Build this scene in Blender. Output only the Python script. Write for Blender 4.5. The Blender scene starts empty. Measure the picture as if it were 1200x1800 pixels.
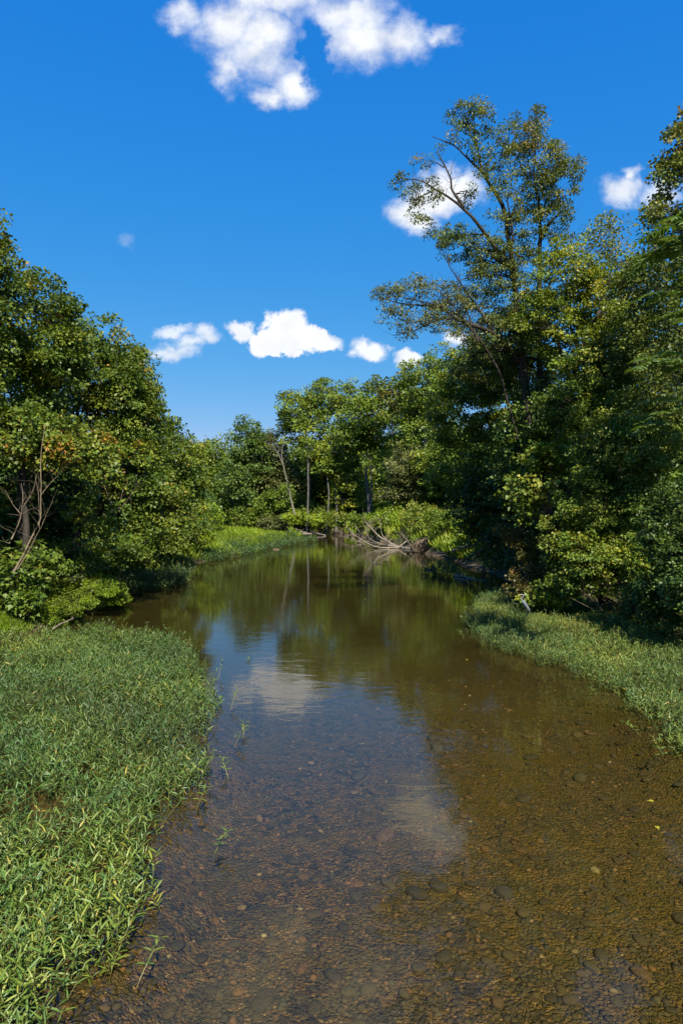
import bpy, math, random
import numpy as np
from mathutils import Vector

rng = np.random.default_rng(7)
random.seed(7)
S = bpy.context.scene
COL = S.collection

# ------------------------------------------------------------------ camera
CAM_H = 4.5
FPX = 1200.0                                   # focal length in pixels of the 1200 x 1800 photograph
cam_d = bpy.data.cameras.new('camera')
cam = bpy.data.objects.new('camera', cam_d); COL.objects.link(cam)
cam.location = (0, 0, CAM_H); cam.rotation_euler = (math.radians(90), 0, 0)
cam_d.sensor_fit = 'VERTICAL'; cam_d.sensor_height = 36.0; cam_d.lens = 24.0
cam_d.clip_start = 0.1; cam_d.clip_end = 5000
S.camera = cam

# ------------------------------------------------------------------ light
SUN_EL, SUN_AZ = 46.0, 166.0                   # azimuth clockwise from +Y (the viewing direction)
el, az = math.radians(SUN_EL), math.radians(SUN_AZ)
to_sun = Vector((math.sin(az)*math.cos(el), math.cos(az)*math.cos(el), math.sin(el)))
sd = bpy.data.lights.new('sun', 'SUN'); sd.energy = 5.0; sd.angle = math.radians(0.55); sd.color = (1.0, 0.93, 0.80)
sun = bpy.data.objects.new('sun', sd); COL.objects.link(sun)
sun.rotation_euler = (-to_sun).to_track_quat('-Z', 'Y').to_euler(); sun.location = (30, -30, 60)

S.view_settings.view_transform = 'Standard'; S.view_settings.look = 'None'
S.view_settings.exposure = 0.95; S.view_settings.gamma = 1.0
try: S.view_settings.use_curve_mapping = False
except Exception: pass
S.render.engine = 'CYCLES'
cy = S.cycles
cy.max_bounces = 6; cy.diffuse_bounces = 2; cy.glossy_bounces = 3; cy.transmission_bounces = 3
cy.transparent_max_bounces = 12; cy.caustics_reflective = False; cy.caustics_refractive = False
cy.use_denoising = True
try: cy.denoising_prefilter = 'ACCURATE'
except Exception: pass
S.render.use_persistent_data = False

# ------------------------------------------------------------------ node helpers
class N:
    def __init__(s, tree): s.t = tree; s.t.nodes.clear()
    def n(s, typ, **kw):
        nd = s.t.nodes.new(typ)
        for k, v in kw.items():
            if k.startswith('i_'): nd.inputs[k[2:].replace('_', ' ')].default_value = v
            else: setattr(nd, k, v)
        return nd
    def put(s, inp, v):
        if hasattr(v, 'is_output') or isinstance(v, bpy.types.NodeSocket): s.t.links.new(v, inp)
        elif v is not None: inp.default_value = v
    def math(s, op, a, b=None, c=None, clamp=False):
        nd = s.t.nodes.new('ShaderNodeMath'); nd.operation = op; nd.use_clamp = clamp
        s.put(nd.inputs[0], a)
        if b is not None: s.put(nd.inputs[1], b)
        if c is not None: s.put(nd.inputs[2], c)
        return nd.outputs[0]
    def vec(s, op, a, b=None, out=0):
        nd = s.t.nodes.new('ShaderNodeVectorMath'); nd.operation = op
        s.put(nd.inputs[0], a)
        if b is not None: s.put(nd.inputs[1], b)
        return nd.outputs[out]
    def noise(s, vec, scale, detail=4, rough=0.55, dist=0.0, out='Fac'):
        nd = s.t.nodes.new('ShaderNodeTexNoise')
        if vec is not None: s.put(nd.inputs['Vector'], vec)
        nd.inputs['Scale'].default_value = scale; nd.inputs['Detail'].default_value = detail
        nd.inputs['Roughness'].default_value = rough; nd.inputs['Distortion'].default_value = dist
        return nd.outputs[out]
    def ramp(s, fac, stops, interp='LINEAR'):
        nd = s.t.nodes.new('ShaderNodeValToRGB'); nd.color_ramp.interpolation = interp
        e = nd.color_ramp.elements
        while len(e) < len(stops): e.new(0.5)
        for i, (p, c) in enumerate(stops):
            e[i].position = p; e[i].color = (*c, 1) if len(c) == 3 else c
        s.put(nd.inputs[0], fac); return nd.outputs[0]
    def mixc(s, fac, a, b, typ='MIX'):
        nd = s.t.nodes.new('ShaderNodeMix'); nd.data_type = 'RGBA'; nd.blend_type = typ
        s.put(nd.inputs[0], fac)
        s.put(nd.inputs[6], (*a, 1) if isinstance(a, tuple) and len(a) == 3 else a)
        s.put(nd.inputs[7], (*b, 1) if isinstance(b, tuple) and len(b) == 3 else b)
        return nd.outputs[2]
    def mapr(s, v, a, b, c, d, smooth=False):
        nd = s.t.nodes.new('ShaderNodeMapRange')
        if smooth: nd.interpolation_type = 'SMOOTHSTEP'
        s.put(nd.inputs[0], v)
        for i, q in enumerate((a, b, c, d)): nd.inputs[i+1].default_value = q
        return nd.outputs[0]
    def mixs(s, fac, a, b):
        nd = s.t.nodes.new('ShaderNodeMixShader'); s.put(nd.inputs[0], fac)
        s.t.links.new(a, nd.inputs[1]); s.t.links.new(b, nd.inputs[2]); return nd.outputs[0]

def new_mat(name):
    m = bpy.data.materials.new(name); m.use_nodes = True
    return m, N(m.node_tree)

def principled(g, color, rough=0.8, bump=None, bstr=0.3, bdist=0.02, spec=0.3):
    b = g.n('ShaderNodeBsdfPrincipled'); g.put(b.inputs['Base Color'], (*color, 1) if isinstance(color, tuple) else color)
    g.put(b.inputs['Roughness'], rough)
    b.inputs['Specular IOR Level'].default_value = spec
    if bump is not None:
        bn = g.n('ShaderNodeBump'); g.put(bn.inputs['Height'], bump)
        bn.inputs['Strength'].default_value = bstr; bn.inputs['Distance'].default_value = bdist
        g.t.links.new(bn.outputs[0], b.inputs['Normal'])
    return b

def output(g, sh):
    o = g.n('ShaderNodeOutputMaterial'); g.t.links.new(sh, o.inputs['Surface'])

# ------------------------------------------------------------------ world: sky with clouds
world = bpy.data.worlds.new('World'); S.world = world; world.use_nodes = True
g = N(world.node_tree)
SKY_STRENGTH = 0.10
sky = g.n('ShaderNodeTexSky'); sky.sky_type = 'NISHITA'; sky.sun_disc = False
sky.sun_elevation = el; sky.sun_rotation = az; sky.air_density = 1.0; sky.dust_density = 0.2; sky.ozone_density = 2.2
skyc = sky.outputs[0]
SKY_TINT = (0.24, 0.66, 1.02)
sc_ = g.n('ShaderNodeSeparateColor'); g.t.links.new(skyc, sc_.inputs[0]); cc_ = g.n('ShaderNodeCombineColor')
K = .193
ch = [g.math('DIVIDE', g.math('MULTIPLY', g.math('POWER', g.math('MULTIPLY', sc_.outputs[i], SKY_TINT[i]*.168), p_), a_), K) for i,(a_,p_) in enumerate([(6.2,1.8),(.66,.63),(.83,.20)])]
ch[0] = g.math('MINIMUM', ch[0], ch[1]); ch[2] = g.math('MAXIMUM', ch[2], ch[1])
for i in range(3): g.put(cc_.inputs[i], ch[i])
skyc = cc_.outputs[0]
tc = g.n('ShaderNodeTexCoord'); d = tc.outputs['Generated']
sx = g.n('ShaderNodeSeparateXYZ'); g.put(sx.inputs[0], d)
yy = g.math('MAXIMUM', sx.outputs[1], 0.02)
u = g.math('DIVIDE', sx.outputs[0], yy); v = g.math('DIVIDE', sx.outputs[2], yy)
cu = g.n('ShaderNodeCombineXYZ'); g.put(cu.inputs[0], u); g.put(cu.inputs[1], v)
uv = cu.outputs[0]
w1 = g.vec('SCALE', g.vec('SUBTRACT', g.noise(uv, 9.0, 5, 0.6, out='Color'), (0.5, 0.5, 0.5)), None); w1.node.inputs[3].default_value = 0.04
w2 = g.vec('SCALE', g.vec('SUBTRACT', g.noise(uv, 34.0, 6, 0.62, out='Color'), (0.5, 0.5, 0.5)), None); w2.node.inputs[3].default_value = 0.042
wuv = g.vec('ADD', g.vec('ADD', uv, w1), w2)
def cloud(blobs, k=0.55, noise_amp=0.6, nscale=16.0, soft=(0.0, 0.42)):
    cur = None
    for (px, py, rx, ry) in blobs:
        neg = rx < 0; rx = abs(rx)
        c = ((px-600)/FPX, (900-py)/FPX, 0)
        q = g.vec('MULTIPLY', g.vec('SUBTRACT', wuv, c), (FPX/rx, FPX/ry, 0))
        ln = g.vec('LENGTH', q, out=1)
        f = g.math('SUBTRACT', 1.0, ln)
        if neg: cur = g.math('SUBTRACT', cur, g.math('MAXIMUM', f, 0.0))
        elif cur is None: cur = f
        else: cur = g.math('SMOOTH_MAX', cur, f, 0.1)
    nz = g.math('SUBTRACT', g.noise(uv, nscale, 8, 0.62), 0.5)
    cur = g.math('ADD', cur, g.math('MULTIPLY', nz, noise_amp))
    return cur, soft
clouds = [
 cloud([(325,25,55,40),(400,45,85,70),(450,100,100,80),(515,150,60,50),(405,118,48,44),(480,170,56,30),(470,60,90,60),(500,-10,190,56),(600,25,120,60),(640,75,100,64),(705,70,90,56),(765,62,55,34),(560,-80,260,80),(552,112,-32,90),(450,80,60,60)], noise_amp=1.5, nscale=11, soft=(0.0,1.05)) + (1.0,),
 cloud([(503,578,46,42),(478,597,42,26),(540,600,50,22),(520,608,88,20)], noise_amp=0.35, nscale=34, soft=(0.0,0.30)) + (1.0,),
 cloud([(430,582,34,22)], noise_amp=0.5, nscale=34, soft=(0.0,0.55)) + (.95,),
 cloud([(358,586,34,20),(305,582,46,16),(300,618,56,20),(330,602,36,16)], noise_amp=1.0, nscale=26, soft=(0.0,0.9)) + (.8,),
 cloud([(650,614,40,27),(722,628,36,18)], noise_amp=0.6, nscale=30, soft=(0.0,0.5)) + (.95,),
 cloud([(790,330,78,50),(728,378,62,44),(760,350,60,44),(810,592,36,22)], noise_amp=0.9, nscale=20, soft=(0.0,0.7)) + (.97,),
 cloud([(1098,338,46,42),(1165,340,50,40),(1110,305,22,24)], noise_amp=1.1, nscale=20, soft=(0.0,0.9)) + (.85,),
 cloud([(218,425,22,12)], noise_amp=1.1, nscale=20, soft=(0.0,0.9)) + (.14,),
]
dens = None
for f, (a, b), op in clouds:
    m_ = g.mapr(f, a, b, 0, op, True)
    dens = m_ if dens is None else g.math('MAXIMUM', dens, m_)
front = g.mapr(sx.outputs[1], 0.05, 0.2, 0, 1)
dens = g.math('MULTIPLY', dens, front)
# cloud body: white where thick, a little blue-grey where thin and along the billows
bil = g.noise(wuv, 22.0, 5, 0.55)
cb = g.mapr(bil, 0.34, 0.56, 0.90, 1.0)
ccol = g.vec('SCALE', (5.35, 5.45, 5.6), None); g.put(ccol.node.inputs[3], cb)
skyc2 = g.mixc(g.math('MULTIPLY', dens, 0.97), skyc, ccol)
bg = g.n('ShaderNodeBackground'); g.t.links.new(skyc2, bg.inputs[0]); bg.inputs[1].default_value = SKY_STRENGTH
wo = g.n('ShaderNodeOutputWorld'); g.t.links.new(bg.outputs[0], wo.inputs[0])

# ------------------------------------------------------------------ object helpers
TRIS = [0]
def mesh_np(name, V, F, mat=None, tint=None, smooth=False):
    """V (n,3); F list of arrays, each (m,k) of vertex ids."""
    me = bpy.data.meshes.new(name)
    V = np.asarray(V, dtype=np.float32).reshape(-1, 3)
    Fs = [np.asarray(f, dtype=np.int32) for f in F if len(f)]
    loops = np.concatenate([f.ravel() for f in Fs]); sizes = np.concatenate([np.full(len(f), f.shape[1], np.int32) for f in Fs])
    starts = np.concatenate([[0], np.cumsum(sizes)[:-1]]).astype(np.int32)
    me.vertices.add(len(V)); me.vertices.foreach_set('co', V.ravel())
    me.loops.add(len(loops)); me.loops.foreach_set('vertex_index', loops)
    me.polygons.add(len(sizes)); me.polygons.foreach_set('loop_start', starts); me.polygons.foreach_set('loop_total', sizes)
    if smooth: me.polygons.foreach_set('use_smooth', np.ones(len(sizes), bool))
    if tint is not None:
        a = me.attributes.new('tint', 'FLOAT', 'POINT'); a.data.foreach_set('value', np.asarray(tint, dtype=np.float32))
    me.update(calc_edges=True)
    if mat: me.materials.append(mat)
    TRIS[0] += int((sizes-2).sum())
    return me
def obj(name, me, parent=None, loc=None):
    o = bpy.data.objects.new(name, me); COL.objects.link(o)
    if parent: o.parent = parent
    if loc is not None: o.location = loc
    return o
def tag(o, label=None, cat=None, group=None, kind=None):
    if label: o['label'] = label
    if cat: o['category'] = cat
    if group: o['group'] = group
    if kind: o['kind'] = kind
    return o
def W(px, py, D): return np.array(((px-600)*D/FPX, D, CAM_H-(py-900)*D/FPX))
def unit(v):
    v = np.asarray(v, float); return v/np.maximum(np.linalg.norm(v, axis=-1, keepdims=True), 1e-9)

# leaf templates: (along, across, lift), faces
SH = {
 'quad': (np.array([(0,0,0),(.45,.5,.06),(1,0,-.06),(.45,-.5,.06)]), [np.array([[0,1,2,3]])]),
 'lance': (np.array([(0,0,0),(.3,.5,.05),(.7,.36,0),(1,0,-.16),(.7,-.36,0),(.3,-.5,.05),(.32,0,0),(.7,0,-.05)]),
           [np.array([[0,1,2,7],[0,7,4,5]]), np.array([[7,2,3],[7,3,4]])]),
 'lobed': (np.array([(0,0,0),(.05,.42,.02),(.42,.52,.05),(.5,.26,0),(1,0,-.1),(.5,-.26,0),(.42,-.52,.05),(.05,-.42,.02)]),
           [np.array([[0,1,2,3],[0,3,4,5],[0,5,6,7]])]),
}
def leaves(P, A, U, L, Wd, T, shape='quad'):
    """P base points, A axis, U rough normal, L length, Wd width, T tint -> V, F, tint"""
    tv, tf = SH[shape]
    A = unit(A); Sd = unit(np.cross(A, U)); Nn = np.cross(Sd, A)
    k = len(tv); n = len(P)
    V = (P[:,None,:] + A[:,None,:]*(tv[None,:,0:1]*L[:,None,None]) + Sd[:,None,:]*(tv[None,:,1:2]*Wd[:,None,None])
         + Nn[:,None,:]*(tv[None,:,2:3]*L[:,None,None]))
    base = (np.arange(n)*k)
    F = [(f[None,:,:] + base[:,None,None]).reshape(-1, f.shape[1]) for f in tf]
    return V.reshape(-1,3), F, np.repeat(T, k)
def tubes(P, R, sides=4):
    """P (n,k,3) polylines, R (n,k) radii -> V, F"""
    n, k, _ = P.shape
    T = np.gradient(P, axis=1); T = unit(T)
    ref = np.where(np.abs(T[...,2:3]) > .9, np.array([1.,0,0]), np.array([0,0,1.]))
    Sd = unit(np.cross(T, ref)); Up = np.cross(Sd, T)
    a = np.arange(sides)*2*np.pi/sides
    V = P[:,:,None,:] + R[:,:,None,None]*(Sd[:,:,None,:]*np.cos(a)[None,None,:,None] + Up[:,:,None,:]*np.sin(a)[None,None,:,None])
    idx = np.arange(n*k*sides).reshape(n,k,sides)
    q = np.stack([idx[:,:-1,:], np.roll(idx,-1,2)[:,:-1,:], np.roll(idx,-1,2)[:,1:,:], idx[:,1:,:]], -1).reshape(-1,4)
    F = [q]
    if sides == 3: F.append(idx[:,-1,:].reshape(-1,3))
    elif sides == 4: F.append(idx[:,-1,:].reshape(-1,4))
    else: F.append(idx[:,-1,:].reshape(-1,sides))
    return V.reshape(-1,3), F
def join(parts):
    Vs, Fs, Ts = [], {}, []; o = 0
    for p in parts:
        V, F = p[0], p[1]; T = p[2] if len(p) > 2 else None
        Vs.append(V)
        for f in F: Fs.setdefault(f.shape[1], []).append(f+o)
        o += len(V)
        if T is not None: Ts.append(T)
    return np.concatenate(Vs), [np.concatenate(f) for f in Fs.values()], (np.concatenate(Ts) if Ts else None)
def smooth_line(pts, n):
    """Catmull-Rom through pts (m,3) -> (n,3)"""
    p = np.asarray(pts, float); m = len(p)
    if m == 2: return p[0] + (p[1]-p[0])*np.linspace(0,1,n)[:,None]
    q = np.vstack([2*p[0]-p[1], p, 2*p[-1]-p[-2]])
    t = np.linspace(0, m-1-1e-6, n); i = t.astype(int); f = (t-i)[:,None]
    a,b,c,d_ = q[i], q[i+1], q[i+2], q[i+3]
    return .5*((2*b)+(-a+c)*f+(2*a-5*b+4*c-d_)*f*f+(-a+3*b-3*c+d_)*f**3)

def fbm(P, seed=0, oct=4):
    """cheap smooth noise from summed sines, P (...,2) or (...,3), about -1..1"""
    r = np.random.default_rng(seed); out = 0; amp = 1.0; tot = 0
    for o in range(oct):
        fr = 2.0**o
        for j in range(3):
            k = r.normal(size=P.shape[-1]); k /= np.linalg.norm(k)
            out = out + amp*np.sin((P@k)*fr + r.uniform(0, 6.28) + 1.3*np.sin((P@np.roll(k,1))*fr*.7+r.uniform(0,6)))
        tot += amp*2.0; amp *= .55
    return out/tot

# ------------------------------------------------------------------ materials
def leaf_mat(name, stops, trans=0.28, rough=0.48, spec=0.35):
    m, g = new_mat(name)
    at = g.n('ShaderNodeAttribute'); at.attribute_name = 'tint'
    col = g.ramp(at.outputs['Fac'], [(p_, (c_[0]*(1.05 if 'willow' in name else 1.28), c_[1]*(1.05 if 'willow' in name else 1.27), c_[2]*(.85 if 'willow' in name else .9))) for p_, c_ in stops])
    geo = g.n('ShaderNodeNewGeometry')
    var = g.noise(geo.outputs['Position'], 0.35, 3, 0.6)
    hs = g.n('ShaderNodeHueSaturation'); g.t.links.new(col, hs.inputs['Color'])
    g.put(hs.inputs['Value'], g.mapr(var, .3, .7, .82, 1.2)); g.put(hs.inputs['Hue'], g.mapr(var, .3, .7, .49, .508))
    b = principled(g, hs.outputs[0], rough, spec=spec)
    tr = g.n('ShaderNodeBsdfTranslucent')
    g.t.links.new(g.mixc(1.0, hs.outputs[0], (1.25,1.15,.45), 'MULTIPLY'), tr.inputs[0])
    output(g, g.mixs(trans, b.outputs[0], tr.outputs[0]))
    return m
M = {}
M['sycamore'] = leaf_mat('sycamore_leaf', [(0,(.03,.06,.010)),(.4,(.07,.11,.016)),(.75,(.13,.165,.022)),(.96,(.21,.20,.03)),(1,(.27,.14,.03))])
M['maple']    = leaf_mat('maple_leaf',    [(0,(.05,.085,.012)),(.4,(.10,.15,.018)),(.8,(.19,.215,.022)),(1,(.29,.26,.03))])
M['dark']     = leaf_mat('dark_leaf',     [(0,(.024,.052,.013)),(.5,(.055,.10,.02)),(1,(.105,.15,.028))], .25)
M['ash']      = leaf_mat('ash_leaf',      [(0,(.045,.07,.018)),(.5,(.09,.12,.026)),(.85,(.15,.165,.036)),(1,(.21,.15,.05))])
M['grey']     = leaf_mat('grey_leaf',     [(0,(.045,.065,.024)),(.5,(.085,.10,.036)),(1,(.14,.15,.055))])
M['far']      = leaf_mat('far_leaf',      [(0,(.05,.09,.014)),(.5,(.11,.16,.02)),(.85,(.17,.21,.028)),(1,(.22,.24,.03))])
M['vine']     = leaf_mat('vine_leaf',     [(0,(.035,.07,.012)),(.5,(.08,.125,.018)),(.85,(.15,.18,.03)),(1,(.24,.22,.035))])
M['red']      = leaf_mat('red_leaf',      [(0,(.05,.05,.014)),(.4,(.09,.09,.02)),(.7,(.16,.08,.025)),(1,(.19,.045,.02))])
M['heaven']   = leaf_mat('frond_leaf',    [(0,(.035,.08,.022)),(.6,(.07,.125,.035)),(1,(.11,.17,.055))], .3, .38, .5)
M['bright']   = leaf_mat('bright_weed',   [(0,(.08,.12,.012)),(.5,(.15,.22,.014)),(1,(.25,.30,.022))])
M['willow']   = leaf_mat('water_willow_leaf', [(0,(.030,.070,.020)),(.3,(.055,.115,.030)),(.55,(.085,.145,.026)),(.75,(.14,.19,.032)),(.93,(.22,.23,.035)),(1,(.32,.26,.05))], .22, .42, .5)
M['willow_stem'] = leaf_mat('water_willow_stem', [(0,(.07,.10,.03)),(1,(.20,.17,.07))], .05)
M['grass']    = leaf_mat('grass_blade',   [(0,(.06,.095,.014)),(.5,(.12,.165,.022)),(.85,(.20,.21,.035)),(1,(.26,.21,.07))])

M['meadow']   = leaf_mat('meadow_blade',  [(0,(.07,.12,.015)),(.45,(.13,.19,.022)),(.8,(.20,.24,.03)),(1,(.30,.27,.06))])
def bark_mat(name, c1, c2, scale=6):
    m, g = new_mat(name)
    tcn = g.n('ShaderNodeTexCoord')
    mp = g.n('ShaderNodeMapping'); g.t.links.new(tcn.outputs['Object'], mp.inputs[0]); mp.inputs['Scale'].default_value = (1,1,.25)
    nz = g.noise(mp.outputs[0], scale, 6, .65, .5)
    col = g.ramp(nz, [(.3,c1),(.7,c2)])
    b = principled(g, col, .9, nz, .8, .05, .15); output(g, b.outputs[0]); return m
M['bark'] = bark_mat('bark', (.022,.019,.014), (.065,.055,.042))
M['bark_grey'] = bark_mat('grey_bark', (.05,.048,.043), (.17,.16,.14))
M['bark_pale'] = bark_mat('pale_bark', (.11,.10,.08), (.25,.23,.19))
M['bark_tan'] = bark_mat('tan_stem', (.10,.075,.05), (.26,.20,.13), 12)
M['driftwood'] = bark_mat('driftwood', (.12,.095,.07), (.36,.30,.23), 9)
M['mudwood'] = bark_mat('mud_wood', (.045,.032,.022), (.15,.11,.075), 9)
M['redtwig'] = bark_mat('red_twig', (.12,.04,.02), (.26,.11,.06), 12)

# ------------------------------------------------------------------ terrain, river
RIVER = np.array([(-13,-160),(-13,15),(-12.2,22.5),(-11.3,26.5),(-12.0,31),(-12.8,36),(-12.6,42),(-12.5,52),(-13,60),(-10.5,72),(-10,84),(-7.2,96),(-5.6,106),
  (-8,111),(-16,117),(-30,124),(-60,130),(-120,132),(-120,172),(-60,170),(-26,164),(-11,150),(-3,142),(3,132),(5.5,112),(7.2,92),(9.4,74),(10.4,60),(11.2,49),
  (10.4,40),(12.2,31),(12.0,25.7),(11.5,22),(12,15),(11.5,6),(12,-20),(12,-160)], float)
BED_L = np.array([(-1.9,3.0),(-2.15,5.2),(-2.25,6.5),(-2.1,7.4),(-2.0,8.2),(-2.55,9.2),(-2.55,10.2),(-2.2,11.2),(-2.1,12.3),(-2.35,13.6),(-2.6,15),(-3.0,16.8),(-3.6,18.6),(-4.3,20.6),(-4.9,22.8),
  (-6.0,23.8),(-8,24.4),(-10,23.6),(-12.4,23),(-13.2,12),(-13.2,2.5)], float)
BED_R = np.array([(5.6,30.5),(4.9,27.5),(4.6,24),(4.9,21.4),(5.9,19.6),(6.4,18.2),(6.5,16.2),(6.3,14.4),(6.15,13),(6.2,11.6),(6.5,9),(8,5),(12.3,4),(12.4,22),(12.6,30),(10.6,37),(8.2,37.5),(6.6,34)], float)
BED_S = np.array([(-12.8,36),(-10.6,37.5),(-9.4,40.5),(-10.0,46),(-11.3,53),(-13,55)], float)
BED_T = np.array([(-13.4,61),(-11.5,60),(-9.6,70),(-8.4,82),(-5.0,95),(-3.4,105),(-6,108),(-10,96),(-12,80)], float)
def sdf(P, poly):
    """signed distance, negative inside; P (n,2)"""
    a = poly; b = np.roll(poly, -1, 0); out = np.full(len(P), 1e9); ins = np.zeros(len(P), bool)
    for i in range(len(a)):
        e = b[i]-a[i]; w = P-a[i]
        t = np.clip((w@e)/(e@e), 0, 1); dd = np.linalg.norm(w-t[:,None]*e, axis=1); out = np.minimum(out, dd)
        c = (a[i,1] > P[:,1]) != (b[i,1] > P[:,1])
        xs = (b[i,0]-a[i,0])*(P[:,1]-a[i,1])/((b[i,1]-a[i,1])+1e-12)+a[i,0]
        ins ^= c & (P[:,0] < xs)
    return np.where(ins, -out, out)
def height(P):
    P = np.asarray(P, float).reshape(-1,2)
    wob = fbm(P*.45, 3)*0.55*np.clip((P[:,1]-5)/40, .25, 2.2)
    s = sdf(P, RIVER) + wob
    out = .04 + .9*(1-np.exp(-np.maximum(s,0)/2.2)) + .9*(1-np.exp(-np.maximum(s-3,0)/9)) + fbm(P*.5, 5)*.14*np.clip(s/2,0,1) + fbm(P*.05,8)*.8*np.clip(s/30,0,1) + 5.0*np.clip((P[:,1]-48)/60,0,1)*(1-np.exp(-np.maximum(s,0)/7))*(P[:,0]>-8-(P[:,1]>125)*60)
    dep = .10+.34*(1-np.exp(-np.maximum(-s,0)/2.2)) + .5*np.clip((P[:,1]-25)/60,0,1)*np.clip(-s/5,0,1)
    sb = np.minimum.reduce([sdf(P,BED_L), sdf(P,BED_R), sdf(P,BED_S), sdf(P,BED_T)])
    k = np.clip((sb+.3)/1.1, 0, 1); k = k*k*(3-2*k)
    dep = dep*k + (.055+.05*fbm(P*1.7,11))*(1-k)
    inn = -dep + fbm(P*2.1, 13)*.025
    return np.where(s > 0, out, np.minimum(inn, -.004) + .044*np.clip(1+s/.25,0,1))
def axis(dense, step, far, grow=1.18):
    a, b = dense; c = list(np.arange(a, b+1e-6, step))
    s = step; x = b
    while x < far[1]: s *= grow; x += s; c.append(x)
    s = step; x = a; pre = []
    while x > far[0]: s *= grow; x -= s; pre.append(x)
    return np.array(pre[::-1]+c)
gx = axis((-17,16), .22, (-900,900)); gy = axis((2,62), .26, (-300,2500), 1.05)
GX, GY = np.meshgrid(gx, gy); PP = np.stack([GX.ravel(), GY.ravel()], 1)
GZ = height(PP)
nx, ny = len(gx), len(gy)
ii = (np.arange(ny-1)[:,None]*nx + np.arange(nx-1)[None,:]).ravel()
Q = np.stack([ii, ii+1, ii+1+nx, ii+nx], 1)
wet = (GZ[Q].mean(1) < 0)
VV = np.column_stack([PP, GZ])
def submesh(name, V, Qs, mat):
    used, inv = np.unique(Qs.ravel(), return_inverse=True)
    return mesh_np(name, V[used], [inv.reshape(Qs.shape)], mat, smooth=True)

m, g = new_mat('soil'); geo = g.n('ShaderNodeNewGeometry'); p = geo.outputs['Position']
n1 = g.noise(p, .6, 6, .6); n2 = g.noise(p, 9, 5, .7)
c = g.ramp(n1, [(.35,(.05,.045,.018)),(.52,(.055,.07,.02)),(.7,(.085,.095,.028))])
c = g.mixc(g.mapr(n2,.4,.65,0,.75), c, (.045,.032,.02))
sz = g.n('ShaderNodeSeparateXYZ'); g.put(sz.inputs[0], p)
c = g.mixc(g.mapr(sz.outputs[2], .1, .5, 1, 0), c, g.ramp(n2,[(.3,(.05,.035,.022)),(.7,(.14,.10,.065))]))
output(g, principled(g, c, .95, n2, .6, .05, .1).outputs[0]); M['soil'] = m

m, g = new_mat('gravel'); geo = g.n('ShaderNodeNewGeometry'); p = geo.outputs['Position']
def vor(scale, vec, feat='F1'):
    nd = g.n('ShaderNodeTexVoronoi'); nd.feature = feat; g.put(nd.inputs['Vector'], vec); nd.inputs['Scale'].default_value = scale
    return nd
wv = g.vec('ADD', p, g.vec('SCALE', g.noise(p, 5, 3, .6, out='Color'), None)); wv.node.inputs[1].links[0].from_node.inputs[3].default_value = .1
v1 = vor(8, wv); v2 = vor(22, wv); v3 = vor(60, p); 
def gcol(vn): 
    s_ = g.n('ShaderNodeSeparateColor'); g.t.links.new(vn.outputs['Color'], s_.inputs[0])
    return s_.outputs[0], s_.outputs[1]
a1,b1 = gcol(v1); a2,b2 = gcol(v2); a3,b3 = gcol(v3)
fine = g.ramp(a3, [(0,(.05,.035,.024)),(.3,(.10,.068,.036)),(.6,(.145,.092,.044)),(.88,(.20,.13,.062)),(.98,(.36,.27,.18)),(1,(.48,.40,.28))])
mid = g.ramp(a2, [(0,(.03,.03,.03)),(.35,(.06,.053,.045)),(.65,(.10,.072,.05)),(.9,(.16,.105,.06)),(1,(.27,.20,.12))])
big = g.ramp(a1, [(0,(.025,.028,.03)),(.5,(.055,.055,.05)),(.8,(.09,.08,.06)),(1,(.14,.10,.07))])
pch = g.noise(p, 1.6, 5, .65, .4)
c = g.mixc(g.mapr(g.math('ADD', b2, g.math('MULTIPLY', pch, 1.2)), .85, 1.25, 0, 1), mid, fine)
bigm = g.math('MULTIPLY', g.mapr(g.math('SUBTRACT', b1, pch), .1, .16, 0, 1), g.mapr(v1.outputs['Distance'], .03, .045, 1, 0))
bigm = g.math('GREATER_THAN', g.math('SUBTRACT', b1, g.math('MULTIPLY', pch, .95)), -.02)
c = g.mixc(g.math('MULTIPLY', bigm, .9), c, big)
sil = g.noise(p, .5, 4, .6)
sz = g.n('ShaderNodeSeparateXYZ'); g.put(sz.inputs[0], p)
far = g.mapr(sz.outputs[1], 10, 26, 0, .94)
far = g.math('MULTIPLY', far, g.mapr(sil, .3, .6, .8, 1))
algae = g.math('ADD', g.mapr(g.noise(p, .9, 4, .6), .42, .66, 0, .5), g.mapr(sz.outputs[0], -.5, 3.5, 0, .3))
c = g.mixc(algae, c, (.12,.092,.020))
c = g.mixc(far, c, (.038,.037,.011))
hgt = g.math('ADD', g.math('MULTIPLY', v2.outputs['Distance'], -1.2), g.math('MULTIPLY', v3.outputs['Distance'], -.5))
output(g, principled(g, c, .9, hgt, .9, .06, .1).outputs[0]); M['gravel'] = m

ground = tag(obj('ground', submesh('ground', VV, Q[~wet], M['soil'])), 'weedy soil of the river banks under the trees', kind='structure')
riverbed = tag(obj('riverbed', submesh('riverbed', VV, Q[wet], M['gravel'])), 'brown gravel riverbed seen through clear shallow water', kind='structure')

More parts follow.
